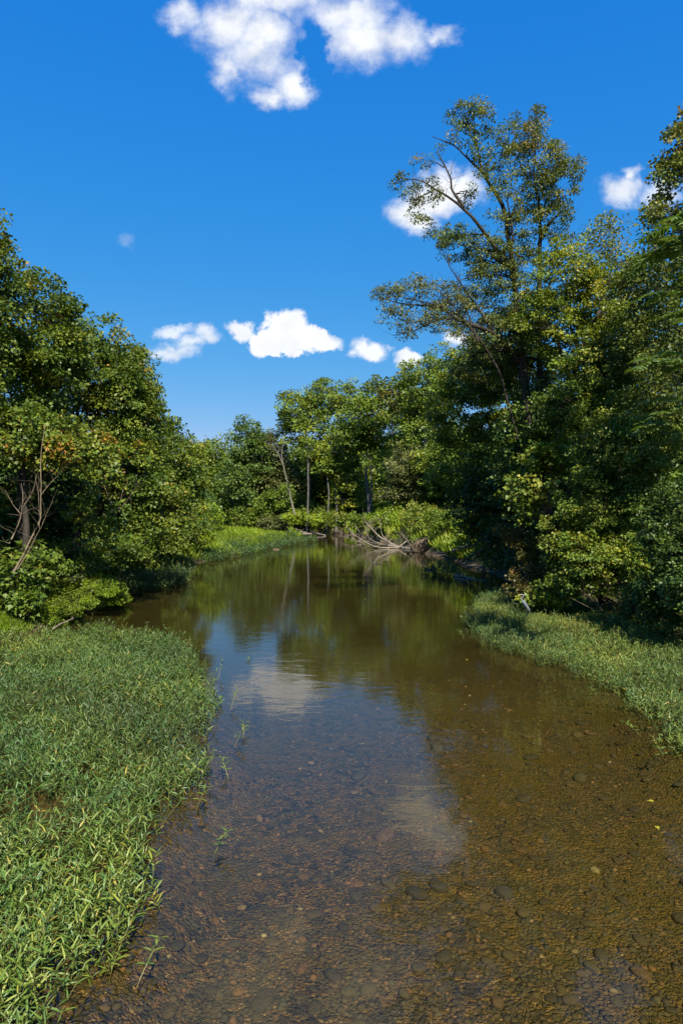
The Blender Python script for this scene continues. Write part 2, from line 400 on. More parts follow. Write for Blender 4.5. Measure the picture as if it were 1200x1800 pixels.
# water
m, g = new_mat('river_water'); geo = g.n('ShaderNodeNewGeometry'); p = geo.outputs['Position']
mp = g.n('ShaderNodeMapping'); g.put(mp.inputs[0], p); mp.inputs['Scale'].default_value = (.75, 1.5, 1); mp.inputs['Rotation'].default_value = (0,0,.22)
r1 = g.noise(mp.outputs[0], 1.6, 3, .5, .6); r2 = g.noise(mp.outputs[0], 7.0, 4, .55, .4); r3 = g.noise(p, .22, 2, .5)
amp = g.mapr(r3, .35, .65, .35, 1.0)
hgt = g.math('MULTIPLY', g.math('ADD', r1, g.math('MULTIPLY', r2, .16)), amp)
bn = g.n('ShaderNodeBump'); g.put(bn.inputs['Height'], hgt); bn.inputs['Strength'].default_value = 1.0; bn.inputs['Distance'].default_value = .0065
fr = g.n('ShaderNodeFresnel'); fr.inputs[0].default_value = 1.333; g.t.links.new(bn.outputs[0], fr.inputs[1])
gl = g.n('ShaderNodeBsdfGlossy'); gl.inputs['Roughness'].default_value = .035; gl.inputs[0].default_value = (1,1,1,1); g.t.links.new(bn.outputs[0], gl.inputs['Normal'])
tp = g.n('ShaderNodeBsdfTransparent'); tp.inputs[0].default_value = (.88,.82,.58,1)
df = g.n('ShaderNodeBsdfDiffuse'); df.inputs[0].default_value = (.060,.052,.018,1)
body = g.mixs(.04, tp.outputs[0], df.outputs[0])
output(g, g.mixs(fr.outputs[0], body, gl.outputs[0])); M['water'] = m
wm = mesh_np('water', [(-118,-150,0),(16,-150,0),(16,180,0),(-118,180,0)], [np.array([[0,1,2,3]])], M['water'])
water = tag(obj('river_water', wm), 'calm clear brown river reflecting sky and trees', kind='structure')

# ------------------------------------------------------------------ stones on the bed
def stone_mesh(i):
    r = np.random.default_rng(100+i)
    import bmesh
    bm = bmesh.new(); bmesh.ops.create_icosphere(bm, subdivisions=2, radius=1)
    V = np.array([v.co[:] for v in bm.verts]); F = np.array([[v.index for v in f.verts] for f in bm.faces]); bm.free()
    V = V*(1+.28*fbm(V*1.3, 50+i, 3)[:,None]); V = np.sign(V)*np.abs(V)**.85
    V *= np.array([1, r.uniform(.6,.9), r.uniform(.3,.5)])
    return V, F
m, g = new_mat('river_stone'); oi = g.n('ShaderNodeObjectInfo'); tcn = g.n('ShaderNodeTexCoord'); at = g.n('ShaderNodeAttribute'); at.attribute_name = 'tint'
rnd = g.math('FRACT', g.math('ADD', oi.outputs['Random'], at.outputs['Fac']))
nz = g.noise(tcn.outputs['Object'], 3, 5, .65)
c = g.ramp(rnd, [(0,(.024,.028,.032)),(.4,(.042,.044,.044)),(.65,(.065,.062,.045)),(.82,(.08,.07,.04)),(.92,(.13,.08,.05)),(.975,(.20,.11,.05)),(.992,(.24,.19,.12)),(1,(.28,.26,.17))])
c = g.mixc(g.mapr(nz,.35,.6,0,.75), c, (.06,.048,.03))
output(g, principled(g, c, .85, nz, .5, .1, .2).outputs[0]); M['stone'] = m
SM = [stone_mesh(i) for i in range(8)]
SMe = [mesh_np('river_stone', V, [F], M['stone'], tint=np.zeros(len(V)), smooth=True) for V, F in SM]
cnt = 0; spots = []
while cnt < 290:
    Y = 5.6+ 12*rng.random()**1.6; X = rng.uniform(-.52*Y-.2, .52*Y+.2)
    if sdf(np.array([[X,Y]]), BED_L)[0] < .25 or sdf(np.array([[X,Y]]), BED_R)[0] < .2: continue
    s_ = rng.uniform(.05,.10) + (.06 if rng.random() < .15 else 0)
    if any((X-a)**2+(Y-b)**2 < (s_+c_)**2*1.3 for a,b,c_ in spots): continue
    spots.append((X,Y,s_)); cnt += 1
hz = height(np.array([(a,b) for a,b,_ in spots]))
for i, (X,Y,s_) in enumerate(spots):
    o = obj('stone', SMe[i%8], riverbed, (X,Y,hz[i]+.1*s_)); o.rotation_euler = (rng.uniform(-.15,.15),rng.uniform(-.15,.15),rng.uniform(0,6.28)); o.scale = (s_*rng.uniform(.9,1.3),s_,s_*rng.uniform(.8,1.1))
def ico_low():
    import bmesh
    bm = bmesh.new(); bmesh.ops.create_icosphere(bm, subdivisions=1, radius=1)
    V = np.array([v.co[:] for v in bm.verts]); F = np.array([[v.index for v in f.verts] for f in bm.faces]); bm.free(); return V, F
iv, iF = ico_low()
n = 15000; Y = 5.4+15*rng.random(n)**1.5; X = rng.uniform(-.54,.54,n)*(Y+.6)
keep = (sdf(np.stack([X,Y],1), RIVER) < -.3); X, Y = X[keep], Y[keep]; n = len(X)
s_ = .011+.036*rng.random(n)**2.6; z = height(np.stack([X,Y],1))
a = rng.uniform(0,6.28,n); sc = np.stack([s_*rng.uniform(.9,1.5,n), s_, s_*.5],1)
lv = iv[None]*sc[:,None,:]*(1+.2*rng.normal(size=(n,len(iv),1)))
R2 = np.stack([np.stack([np.cos(a),-np.sin(a)],1), np.stack([np.sin(a),np.cos(a)],1)],1)
xy = np.einsum('nij,nkj->nki', R2, lv[...,:2]); lv = np.concatenate([xy, lv[...,2:]], 2) + np.stack([X,Y,z+s_*.1],1)[:,None,:]
Fp = (iF[None]+ (np.arange(n)*len(iv))[:,None,None]).reshape(-1,3)
tag(obj('pebbles', mesh_np('pebbles', lv.reshape(-1,3), [Fp], M['stone'], tint=np.repeat(rng.random(n),len(iv)), smooth=True), riverbed), 'loose brown and grey pebbles on the riverbed', kind='stuff')

# ------------------------------------------------------------------ woody plants
def ell_points(n, shell=(.5,1.05), r=rng, zmin=-1.0):
    v = unit(r.normal(size=(n*2,3))); v = v[v[:,2] > zmin][:n]
    return v*r.uniform(shell[0]**2, shell[1]**2, (len(v),1))**.5
def woody(name, label, cat, limbs, blobs, leaf='sycamore', L=.16, cr=.6, cover=1.0, bark='bark', shape='quad', group=None, tint=(0,.85), base=None,
          dens=1.5, twigs=True, flat=.55, wr=.8, seed=1, trunk_name='trunk', bare=0, droop=.25, limb_sides=7, twig_r=.02):
    """limbs: list of (points, r0, r1), first is the trunk; blobs: list of (centre, radii[, density factor[, tint shift]])"""
    r = np.random.default_rng(seed)
    base = np.array(base if base is not None else limbs[0][0][0], float)
    root = bpy.data.objects.new(name, None); COL.objects.link(root); root.location = base
    tag(root, label, cat, group)
    lines = []
    for i, (pts, r0, r1) in enumerate(limbs):
        n = max(6, 4*len(pts)); ln = smooth_line(pts, n)
        le = np.linalg.norm(ln[-1]-ln[0]); t = np.linspace(0,1,n)
        wob = np.stack([fbm(np.stack([t*5+i*7+k*31+seed, t*0],1), 17+k) for k in range(3)],1)*.02*le*np.sin(np.pi*t)[:,None]
        ln = ln + wob; rad = r0+(r1-r0)*t**.8
        if i == 0: rad = rad*(1+.5*np.exp(-t*12))
        lines.append((ln, rad))
    if limbs:
        V, F = tubes(lines[0][0][None], lines[0][1][None], limb_sides+2)
        obj(trunk_name, mesh_np(trunk_name, V-base, F, M[bark], smooth=True), root)
        for ln, rad in lines[1:]:
            V, F = tubes(ln[None], rad[None], limb_sides)
            obj('limb' if trunk_name == 'trunk' else trunk_name, mesh_np('limb', V-base, F, M[bark], smooth=True), root)
    LP = np.concatenate([l[0] for l in lines]) if lines else base[None]
    LR = np.concatenate([l[1] for l in lines]) if lines else np.array([.03])
    tw, lf = [], []
    for b in blobs:
        c, rad = np.array(b[0], float), np.array(b[1], float)
        df = b[2] if len(b) > 2 else 1.0; tsh = b[3] if len(b) > 3 else 0.0
        area = 4*np.pi*((rad[0]*rad[1])**1.6/3+(rad[0]*rad[2])**1.6/3+(rad[1]*rad[2])**1.6/3)**(1/1.6)
        nc = max(3, int(dens*df*area/(np.pi*cr*cr)))
        u_ = ell_points(nc, r=r); nc = len(u_)
        lump = 1+.22*fbm(u_*2.3+c, 21)
        C = c + u_*rad*lump[:,None]
        out = unit(C-c)
        # boughs and twigs
        if twigs:
            nb = max(2, nc//9); B = C[r.choice(nc, nb, replace=False)]; B = B - unit(B-c)*cr*.5
            dist = np.linalg.norm(B[:,None]-LP[None],axis=2) + 1.2*np.maximum(LP[None,:,2]-B[:,None,2]+.2,0)
            k = dist.argmin(1); A = LP[k]; ra = np.minimum(LR[k]*.6, .05+twig_r*1.5)
            t = np.linspace(0,1,7)[None,:,None]
            ctl = A*.45+B*.55 + np.array([0,0,1.])*(.18*np.linalg.norm(B-A,axis=1))[:,None] + r.normal(size=A.shape)*.1*np.linalg.norm(B-A,axis=1)[:,None]
            path = (1-t)**2*A[:,None]+2*t*(1-t)*ctl[:,None]+t*t*B[:,None]
            path[:,1:-1] += r.normal(size=path[:,1:-1].shape)*.03*np.linalg.norm(B-A,axis=1)[:,None,None]
            rr = ra[:,None]*(1-.8*np.linspace(0,1,7)[None])
            tw.append(tubes(path, rr, 4))
            j = np.linalg.norm(C[:,None]-B[None],axis=2).argmin(1)
            seg = path[j, r.integers(3,7,nc)]
            t4 = np.linspace(0,1,4)[None,:,None]
            p2 = seg[:,None]*(1-t4)+(C+out*cr*.5)[:,None]*t4; p2[:,1:-1] += r.normal(size=p2[:,1:-1].shape)*.12*cr
            tw.append(tubes(p2, np.full((nc,4),twig_r*.6)*np.array([1,.8,.6,.3]), 3))
        per = max(4, int(cover*np.pi*cr*cr/(.55*wr*L*L)))
        if r is not None:
            q = r.normal(size=(nc,per,3)); q = q/np.maximum(1, np.linalg.norm(q,axis=2,keepdims=True)*.62)
            sz = cr*r.uniform(.6,1.15,(nc,1,1))
            q = q*np.array([.62,.62,.62*flat])*sz
            P = (C[:,None]+q - np.array([0,0,1.])*droop*(np.linalg.norm(q[...,:2],axis=2,keepdims=True)**1.4))
            cn = unit(np.array([0,0,.9])+.55*out+.35*r.normal(size=(nc,3)))
            U = unit(cn[:,None]+.55*r.normal(size=(nc,per,3)))
            Ax = unit(q+out[:,None]*.35*cr + .5*cr*r.normal(size=q.shape)); Ax[...,2] -= droop
            tc_ = r.beta(2,2.4,(nc,1)) + .25*fbm(C*.8,33)[:,None]
            T = np.clip(tint[0]+(tint[1]-tint[0])*(tc_+.16*r.normal(size=(nc,per))) + tsh, 0, 1)
            keep = r.random(nc*per) > 0
            l_ = L*r.uniform(.5,1.3,nc*per)
            P, Ax, U, T = P.reshape(-1,3), Ax.reshape(-1,3), U.reshape(-1,3), T.ravel()
            lf.append(leaves(P, Ax, U, l_, l_*wr, T, shape))
    if bare:       # leafless twigs out of the limbs
        k = r.integers(len(LP)//4, len(LP), bare); A = LP[k]
        dv = unit(r.normal(size=(bare,3))*np.array([1,1,.6])+np.array([0,0,.7])); ln_ = r.uniform(.4,1.4,bare)*cr*2
        t = np.linspace(0,1,5)[None,:,None]
        path = A[:,None]+dv[:,None]*ln_[:,None,None]*t; path[:,1:] += np.cumsum(r.normal(size=(bare,4,3)),1)*.05*ln_[:,None,None]
        tw.append(tubes(path, np.minimum(LR[k]*.5,twig_r)[:,None]*np.array([[1,.8,.6,.4,.2]]), 3))
    if tw:
        V, F, _ = join(tw); tag(obj('twigs', mesh_np('twigs', V-base, F, M[bark], smooth=False), root), kind='stuff')
    if lf:
        V, F, T = join(lf); obj('crown', mesh_np('crown', V-base, F, M[leaf], tint=T), root)
    return root
def bankx(X, Y, m_=1.3):
    for k in range(60):
        if sdf(np.array([[X,Y]]), RIVER)[0] > m_ or 105 < Y: return X
        X += .25 if X > 0 else -.25
    return X
def gz(X, Y): return float(height(np.array([[X,Y]]))[0])
def B(px, py, rx, ry, D, dens=1.0, ts=0.0, rd=None):
    """a leafy blob seen at px,py with radii rx,ry (photo pixels) at distance D"""
    s = D/FPX; return (W(px,py,D), ((rx*s), (rd if rd is not None else (rx+ry)*.5*s), ry*s), dens, ts)
def tree(label, px, D, top, blobs, r0=.25, lean=0, nl=5, cat='tree', name='tree', seed=1, trunk_top=None, **kw):
    X = bankx((px-600)*D/FPX, D); z0 = gz(X,D)-.1
    zt = CAM_H+(900-top)*D/FPX; h = (zt-z0)*.86 if trunk_top is None else trunk_top
    r = np.random.default_rng(seed+500)
    tp = [(X,D,z0),(X+lean*.2+r.normal()*.1,D+r.normal()*.1,z0+h*.3),(X+lean*.6+r.normal()*.25,D+r.normal()*.2,z0+h*.65),(X+lean,D,z0+h)]
    limbs = [(tp, r0, r0*.15)]
    line = smooth_line(tp, 20)
    for i in range(nl):
        b = blobs[i % len(blobs)]; c = b[0]+unit(r.normal(size=3))*np.array(b[1])*.55
        k = int(np.clip(np.searchsorted(line[:,2], c[2]-.45*np.linalg.norm((c-line[10])[:2])-.08*h), 2, 17)); a = line[k]
        mid = a*.5+c*.5+np.array([0,0,.08*h]); limbs.append(([a, mid, c], r0*.45*(1-k/26), r0*.07))
    return woody(name, label, cat, limbs, blobs, seed=seed, **kw)
def shrub(label, px, py_base, D, blobs, n=6, seed=1, r0=.03, name='shrub', cat='shrub', **kw):
    X = bankx((px-600)*D/FPX, D, .2); z0 = gz(X,D)-.05; r = np.random.default_rng(seed+900); limbs = []
    for i in range(n):
        b = blobs[i % len(blobs)]; c = b[0]+unit(r.normal(size=3))*np.array(b[1])*.6
        a = np.array([X+r.normal()*.25, D+r.normal()*.25, z0]); mid = a*.55+c*.45+np.array([0,0,.15*np.linalg.norm(c-a)])
        limbs.append(([a,mid,c], r0, r0*.3))
    return woody(name, label, cat, limbs, blobs, seed=seed, trunk_name='stem', limb_sides=5, **kw)

G_L = 'trees along the left bank'; G_R = 'trees along the right bank'; G_F = 'trees across the far bend of the river'
# ---- left bank
tree('tallest left tree, its leafy edge just inside the left frame above the others', -110, 27, 330, [B(-60,430,78,78,27),B(-95,520,120,120,27),B(-110,660,120,120,27)], seed=11, group=G_L, L=.15, dens=1.8)
tree('broad sycamore with rusty leaves near its top at the left edge', 40, 31, 470, [B(45,575,80,100,31),B(20,700,90,90,31,1,.05),B(105,620,55,90,31,1,.05)], seed=12, group=G_L, r0=.3, L=.15, dens=1.8)
tree('rounded sycamore whose crown tops the middle of the left bank slope', 160, 37, 540, [B(165,640,62,88,37),B(130,740,80,80,37),B(215,690,45,90,37),B(250,730,34,70,39)], seed=13, group=G_L, r0=.28, L=.15, dens=1.8)
tree('slender tree with jagged right outline on the left bank slope', 240, 43, 610, [B(235,700,38,90,43),B(255,790,45,80,43)], seed=14, group=G_L, L=.15, dens=1.8)
tree('lower bright leaved tree at the river end of the left bank', 300, 50, 735, [B(298,815,45,76,50,1,.06),B(325,860,32,62,50,1,.06),B(255,860,50,66,50),B(290,770,36,50,50,1,.04),B(335,830,26,44,52)], seed=15, group=G_L, L=.2, cr=.75)
tree('spreading yellow green tree hanging low over dark gap on left bank', 60, 27.5, 700, [B(40,765,95,62,27.5,1.1,.12),B(130,790,80,55,27.5,1.1,.1)], seed=16, group=G_L, L=.16, cr=.5)
tree('leaning tree with low drooping branches above the left shoreline', 230, 37, 730, [B(225,830,85,62,37,1.1,.06),B(290,900,58,50,37,1,.05),B(200,905,60,50,37,.8)], seed=17, group=G_L, L=.17, lean=1.5)
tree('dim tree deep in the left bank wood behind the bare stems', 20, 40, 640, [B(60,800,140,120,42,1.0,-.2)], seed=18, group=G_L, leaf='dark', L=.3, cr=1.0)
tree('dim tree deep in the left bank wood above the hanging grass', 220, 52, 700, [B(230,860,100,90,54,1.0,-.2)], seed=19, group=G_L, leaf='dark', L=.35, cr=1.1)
tree('young sycamore sapling with big pale leaves in front of the dark gap', 160, 30, 815, [B(158,850,18,30,30,.8),B(150,895,34,30,30,.7),B(172,940,42,30,30,.7),B(200,895,22,30,30,.6)], seed=20, r0=.05, leaf='vine', shape='lobed', L=.22, cr=.32, cover=.9, tint=(.3,.95), dens=1.1, name='sapling', nl=3)
shrub('big leaved vine shrub low in the left corner below the bare stems', 30, 1080, 26, [B(5,1000,50,45,26),B(40,1052,40,32,26),B(60,985,45,34,27.5)], seed=21, leaf='vine', shape='lobed', L=.20, cr=.36, tint=(.15,.9), cover=.95)
shrub('dark leafy shrub under the sapling on the left bank', 180, 1010, 34, [B(190,975,55,32,34),B(120,985,50,36,31),B(240,965,50,32,36)], seed=22, leaf='vine', L=.13, cr=.4, tint=(.1,.8))
shrub('yellow green mounded shrub at the left water edge', 165, 1060, 31, [B(168,1035,46,26,31),B(122,1058,42,26,28.5),B(88,1078,28,22,27),B(200,1045,24,16,33)], seed=23, leaf='bright', L=.085, cr=.28, tint=(0,.55), wr=.45, cover=1.3)
shrub('overhanging dim shrub above the grassy bend on the left', 300, 960, 46, [B(290,950,55,28,46),B(330,925,40,35,48,1,.1)], seed=24, leaf='vine', L=.17, cr=.5, tint=(.2,.95))
shrub('lit green shrub on the grassy spit of the left bank', 370, 960, 62, [B(362,915,26,28,62),B(345,945,22,20,62)], seed=25, leaf='bright', L=.2, cr=.6, tint=(0,.6))
# leafless stems, left
def bare_shrub(label, D, lines, bark='bark_tan', r0=.027, bare=40, cr=.35, seed=1, name='bare_shrub', cat='shrub', twig=.012):
    limbs = [([W(x,y,D+dd) for (x,y,dd) in ln], r0*k, r0*k*.25) for ln, k in lines]
    return woody(name, label, cat, limbs, [], bark=bark, bare=bare, cr=cr, seed=seed, trunk_name='stem', limb_sides=6, twig_r=twig)
bare_shrub('leafless pale tan shrub with forked stems on the left bank', 22.5,
  [([(25,1005,0),(50,960,0),(70,920,.1),(74,870,.2),(75,800,.3),(80,745,.3)],1.3), ([(32,1000,0),(62,948,0),(80,910,-.2),(93,880,-.3)],.7), ([(17,955,.3),(35,915,.3),(42,880,.3),(38,850,.4)],1),
   ([(42,890,.3),(58,865,.2),(64,835,.3)],.7), ([(38,905,.3),(22,885,.3),(10,862,.3)],.6), ([(70,905,.1),(68,870,-.1),(64,845,0)],.6), ([(73,870,.2),(88,850,.2),(100,838,.2)],.6)], seed=31, bare=46, cr=.36)
bare_shrub('grey leafless twigs beside the sapling in the dark gap', 31, [([(205,905,0),(215,870,0),(225,845,0)],.6),([(200,905,0),(190,870,0),(180,845,0)],.6),([(208,900,0),(235,865,0),(240,850,0)],.5)], seed=32, bare=40, cr=.5)

# ---- far bend
def ftree(label, px, top, D, blobs, seed, **kw):
    kw.setdefault('L',.46); kw.setdefault('cr',1.35); kw.setdefault('dens',2.0); kw.setdefault('leaf','far'); kw.setdefault('bark','bark_grey')
    return tree(label, px, D, top, blobs, seed=seed, group=G_F, twig_r=.06, **kw)
ftree('hazy green tree in the notch beside the left bank mass', 370, 768, 175, [B(365,830,40,62,175),B(395,850,34,55,175)], 41, r0=.5)
ftree('dark round topped oak left of the pale limbed tree', 435, 733, 150, [B(435,775,27,42,150),B(425,840,36,46,150),B(455,800,22,40,150)], 42, leaf='dark', r0=.5, tint=(.2,1))
ftree('greyish tree with forked pale limbs in the far bend', 490, 755, 152, [B(480,790,28,36,152,.7),B(500,850,34,42,152,.8),B(472,850,26,42,152)], 43, leaf='grey', r0=.5, bark='bark_pale', tint=(.2,1))
ftree('tallest broad crowned tree at the centre of the far bend', 540, 667, 145, [B(520,720,34,40,145,.9),B(572,700,40,34,145,.9),B(550,760,50,46,145,.8),B(612,700,20,30,145,.8)], 44, r0=.55, tint=(.15,.95))
ftree('yellow green tree under the tallest far crown', 590, 765, 138, [B(592,800,38,34,138,1,.1),B(610,860,34,36,138,1,.1),B(560,810,28,30,138)], 45, leaf='maple', r0=.35, tint=(.0,.8))
ftree('olive crowned tree with a straight grey trunk by the bank', 648, 690, 132, [B(640,740,44,46,132),B(680,760,40,52,132),B(655,700,24,24,132,.8),B(620,765,26,36,132)], 46, r0=.5, tint=(.1,.85))
ftree('dark filler tree standing behind the straight grey trunk', 620, 760, 160, [B(610,850,50,60,160,1,-.2),B(680,850,46,60,160,1,-.2),B(550,860,46,50,160,1,-.2)], 47, leaf='dark', r0=.5, L=.6, cr=1.8)
ftree('dim low tree left of the far trunks', 420, 800, 168, [B(400,870,50,36,168),B(470,880,40,32,168),B(520,870,40,40,165,1,-.1)], 48, leaf='dark', r0=.4, tint=(.2,.9))
ftree('thin topped tree peeking between the far crown and right trees', 690, 655, 120, [B(668,680,26,20,120,.6),B(700,690,30,34,120,.7),B(722,720,34,44,120)], 49, leaf='ash', r0=.4, tint=(.2,1))
ftree('brownish green bushy tree low on the right of the far bend', 715, 790, 105, [B(712,825,38,40,105),B(735,850,30,28,103),B(692,855,24,26,105)], 50, leaf='grey', L=.3, cr=1.0, tint=(.3,1), r0=.3)
ftree('leafy low tree hiding the trunks left of the far centre', 505, 835, 146, [B(500,875,26,26,146),B(470,885,26,22,147),B(528,885,18,20,146)], 51, leaf='far', L=.4, r0=.2, tint=(.0,.7))
ftree('shaded low tree between the two far trunks', 600, 850, 142, [B(600,885,26,22,142,1,-.1),B(625,880,18,26,141)], 53, leaf='dark', L=.4, r0=.2, tint=(.2,1))
# straight grey trunks seen in the far bend
for (px, top, base_y, D, lab) in [(538,800,893,134,'leaning pale trunk standing under the tallest far crown'),(648,815,905,126,'straight thin grey trunk nearest the far grassy bank'),(572,830,890,136,'dim trunk behind the yellow green far tree')]:
    a = W(px,base_y+6,D); a[2] = gz(a[0],D)-.1; t_ = W(px+3,top,D)
    woody('tree', lab, 'tree', [([a, a*.5+t_*.5+np.array([.3,0,0]), t_], .20, .12)], [(t_+np.array([0,0,1.2]), (2.2,2.2,1.8))], leaf='far', L=.42, cr=1.0, bark='bark_grey', seed=int(px), group=G_F, twig_r=.05, dens=1.1)
woody('dead_tree', 'pale forked dead limbs among the greyish far trees', 'tree', [([W(518,905,140),W(507,860,140),W(498,820,140),W(488,795,140)],.17,.07),([W(498,820,140),W(495,795,140),W(500,775,140)],.10,.04),([W(490,800,140),W(480,785,140),W(470,780,140)],.08,.03)], [], bark='bark_pale', bare=24, cr=1.2, seed=61, twig_r=.04, group=G_F)

# ---- right bank, from far to near
def rtree(label, px, D, top, blobs, seed, **kw): return tree(label, px, D, top, blobs, seed=seed, group=G_R, **kw)
rtree('grey green tree with wispy top behind the lit maple', 750, 110, 610, [B(745,680,48,56,110),B(790,660,48,56,110),B(760,760,56,60,110)], 71, leaf='far', L=.36, cr=1.15, r0=.4, tint=(.1,.9), bark='bark_grey')
rtree('yellow green maple with lit layered branches on the right bank', 850, 47, 600, [B(825,660,55,50,47,1.1,.05),B(880,700,40,60,47,1.1,.1),B(800,740,52,56,47,1),B(860,780,50,50,47,1.1,.05),B(800,838,44,28,47,1,.1)], 72, leaf='maple', L=.17, cr=.6, r0=.28, tint=(0,.95))
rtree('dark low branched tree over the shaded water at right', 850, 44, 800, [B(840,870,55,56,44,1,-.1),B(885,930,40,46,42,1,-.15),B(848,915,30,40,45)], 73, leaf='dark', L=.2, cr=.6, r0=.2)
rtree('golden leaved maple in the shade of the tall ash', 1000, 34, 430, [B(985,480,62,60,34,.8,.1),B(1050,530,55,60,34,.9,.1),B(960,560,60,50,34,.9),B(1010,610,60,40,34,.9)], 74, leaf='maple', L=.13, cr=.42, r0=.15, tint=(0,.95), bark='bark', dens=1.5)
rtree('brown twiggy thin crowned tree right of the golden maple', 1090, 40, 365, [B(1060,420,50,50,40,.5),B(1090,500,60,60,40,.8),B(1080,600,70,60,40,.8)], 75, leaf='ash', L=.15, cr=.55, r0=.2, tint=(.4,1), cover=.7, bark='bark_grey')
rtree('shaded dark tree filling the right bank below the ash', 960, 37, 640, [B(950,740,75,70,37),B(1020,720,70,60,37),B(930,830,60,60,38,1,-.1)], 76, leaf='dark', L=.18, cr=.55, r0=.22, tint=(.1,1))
rtree('lit olive tree low behind the eroded bank', 768, 100, 760, [B(768,815,40,48,100,1.1,.05),B(806,800,44,60,97,1.1),B(738,840,30,40,104,1.1)], 87, leaf='far', L=.33, cr=1.0, r0=.18, tint=(.0,.85), dens=1.7)
rtree('light green tree rising left of the lit maple', 728, 116, 730, [B(725,790,36,50,116,1.1,.05),B(700,835,28,44,120,1.1),B(750,740,34,44,116,1.1)], 88, leaf='far', L=.38, cr=1.1, r0=.2, tint=(.05,.95), dens=1.7, bark='bark_grey')
rtree('fine leaved green tree filling in below the ash crown', 900, 40, 520, [B(880,600,60,50,41,1.1),B(935,650,60,50,40,1.1,.05),B(860,660,50,50,42,1.1),B(930,560,50,40,39,.9)], 84, leaf='vine', L=.13, cr=.5, r0=.12, tint=(.05,.85), dens=1.7)
rtree('green tree hiding the forked trunk from the side of the river', 1050, 33, 560, [B(1060,650,62,52,33,1.1,.05),B(1110,590,50,50,33,1.0),B(1000,720,60,40,33,1.1),B(1090,720,70,46,32,1.1,.05)], 85, leaf='vine', L=.12, cr=.45, r0=.12, tint=(.05,.9), dens=1.7)
rtree('leafy tree between the brown twiggy tree and the frame edge', 1150, 30, 430, [B(1150,500,56,56,30,1.0),B(1150,600,60,60,30,1.1),B(1170,690,60,60,29,1.1,-.05)], 86, leaf='ash', L=.13, cr=.45, r0=.12, tint=(.05,.8), dens=1.6)
rtree('dim backing tree behind the right bank shrubs', 1100, 42, 620, [B(1100,720,110,110,42,1,-.15),B(980,860,90,90,42,1,-.15)], 77, leaf='dark', L=.3, cr=.9, r0=.25)
rtree('tall tree cut by the right frame edge with a yellowing crown', 1230, 24, 160, [B(1210,250,40,60,24,.9,.1),B(1205,330,62,62,24,.9,.05),B(1170,390,50,40,24,.7),B(1220,450,70,70,24),B(1230,600,80,100,24)], 78, leaf='ash', L=.12, cr=.4, r0=.25, tint=(.1,.95))
# the tall ash, drawn limb by limb
D = 36
T = lambda *p: [W(x,y,D+(q[0] if q else 0)) for (x,y,*q) in p]
ash_limbs = [(T((960,905),(930,760),(912,620),(905,525),(897,455),(890,385,.5),(864,329,.8),(846,301,1)), .25,.075),
 (T((846,301,1),(839,262,1),(831,227,1),(832,192,1)),.07,.02),(T((846,301,1),(822,280,.5),(797,255,0),(759,240,-.5)),.075,.015),(T((839,262,1),(825,234,1),(797,182,.5)),.05,.015),
 (T((905,480),(864,427,-.5),(836,388,-1),(815,364,-1),(790,346,-1.2),(766,332,-1.4),(741,318,-1.6),(712,314,-1.8)),.12,.02),
 (T((815,364,-1),(796,336,-.8),(790,311,-.8),(768,266,-.6)),.08,.03),(T((766,332,-1.4),(730,350,-1.6),(712,355,-1.8)),.04,.012),
 (T((897,455),(900,410,-.3),(893,360,-.5),(890,342,-.5)),.07,.03),
 (T((950,700,1),(945,600,1),(944,490,1),(946,437,1),(948,385,1),(944,336,1),(939,297,1),(944,200,1)),.19,.02),
 (T((946,430,1),(962,395,1.3),(985,372,1.5),(1006,355,1.6)),.10,.02),(T((948,385,1),(960,350,.5),(975,320,.5)),.06,.02),(T((944,336,1),(925,310,1.5),(905,270,1.5)),.06,.02),
 (T((915,640),(870,590,-1),(825,567,-1.5),(797,556,-2),(773,542,-2),(710,535,-2.5),(665,522,-3)),.15,.015),(T((797,556,-2),(760,566,-2.5),(724,581,-2.5),(690,590,-2.7)),.06,.012),
 (T((870,590,-1),(840,540,-.5),(810,500,-.5),(790,470,-.5)),.09,.02)]
ash_blobs = [B(805,190,20,22,D,.55,.1),B(835,205,26,34,D,.75,.1),B(800,235,30,26,D,.35),B(850,250,22,40,D,.5),B(900,240,34,36,D,.9,.1),B(880,290,34,34,D,.55),B(945,215,16,34,D,1,.15),B(950,275,44,42,D,1.05),B(985,320,34,48,D,.95),B(1010,290,14,24,D,.6),
 B(935,350,40,46,D,.8,-.1),B(975,390,36,36,D,.7,-.05),B(755,340,34,26,D-1.5,.6,.15),B(718,318,26,20,D-1.7,.5,.15),B(738,372,26,12,D-1.5,.5,.1),B(770,405,26,22,D-1,.6,-.1),B(745,283,20,14,D-1,.35,.1),B(800,425,42,32,D,.9,-.25),B(850,440,40,36,D,.8,-.2),B(820,350,24,20,D,.35),
 B(880,360,24,36,D,.5),B(910,400,30,40,D,.6),B(870,455,40,34,D,.9),B(920,455,34,34,D,.8),B(860,300,20,30,D,.4,.05),B(840,500,50,36,D,.8,-.1),B(900,520,50,40,D,.8,0),B(880,590,60,40,D,1),B(845,640,60,34,D+2,1,-.1)]
woody('tree', 'tallest ash like tree with open limbs against the sky on the right bank', 'tree', ash_limbs, ash_blobs, leaf='ash', L=.125, cr=.38, cover=.75, seed=81, group=G_R, tint=(.05,.95), bare=320, dens=1.2, droop=.5, wr=.6, twig_r=.016)
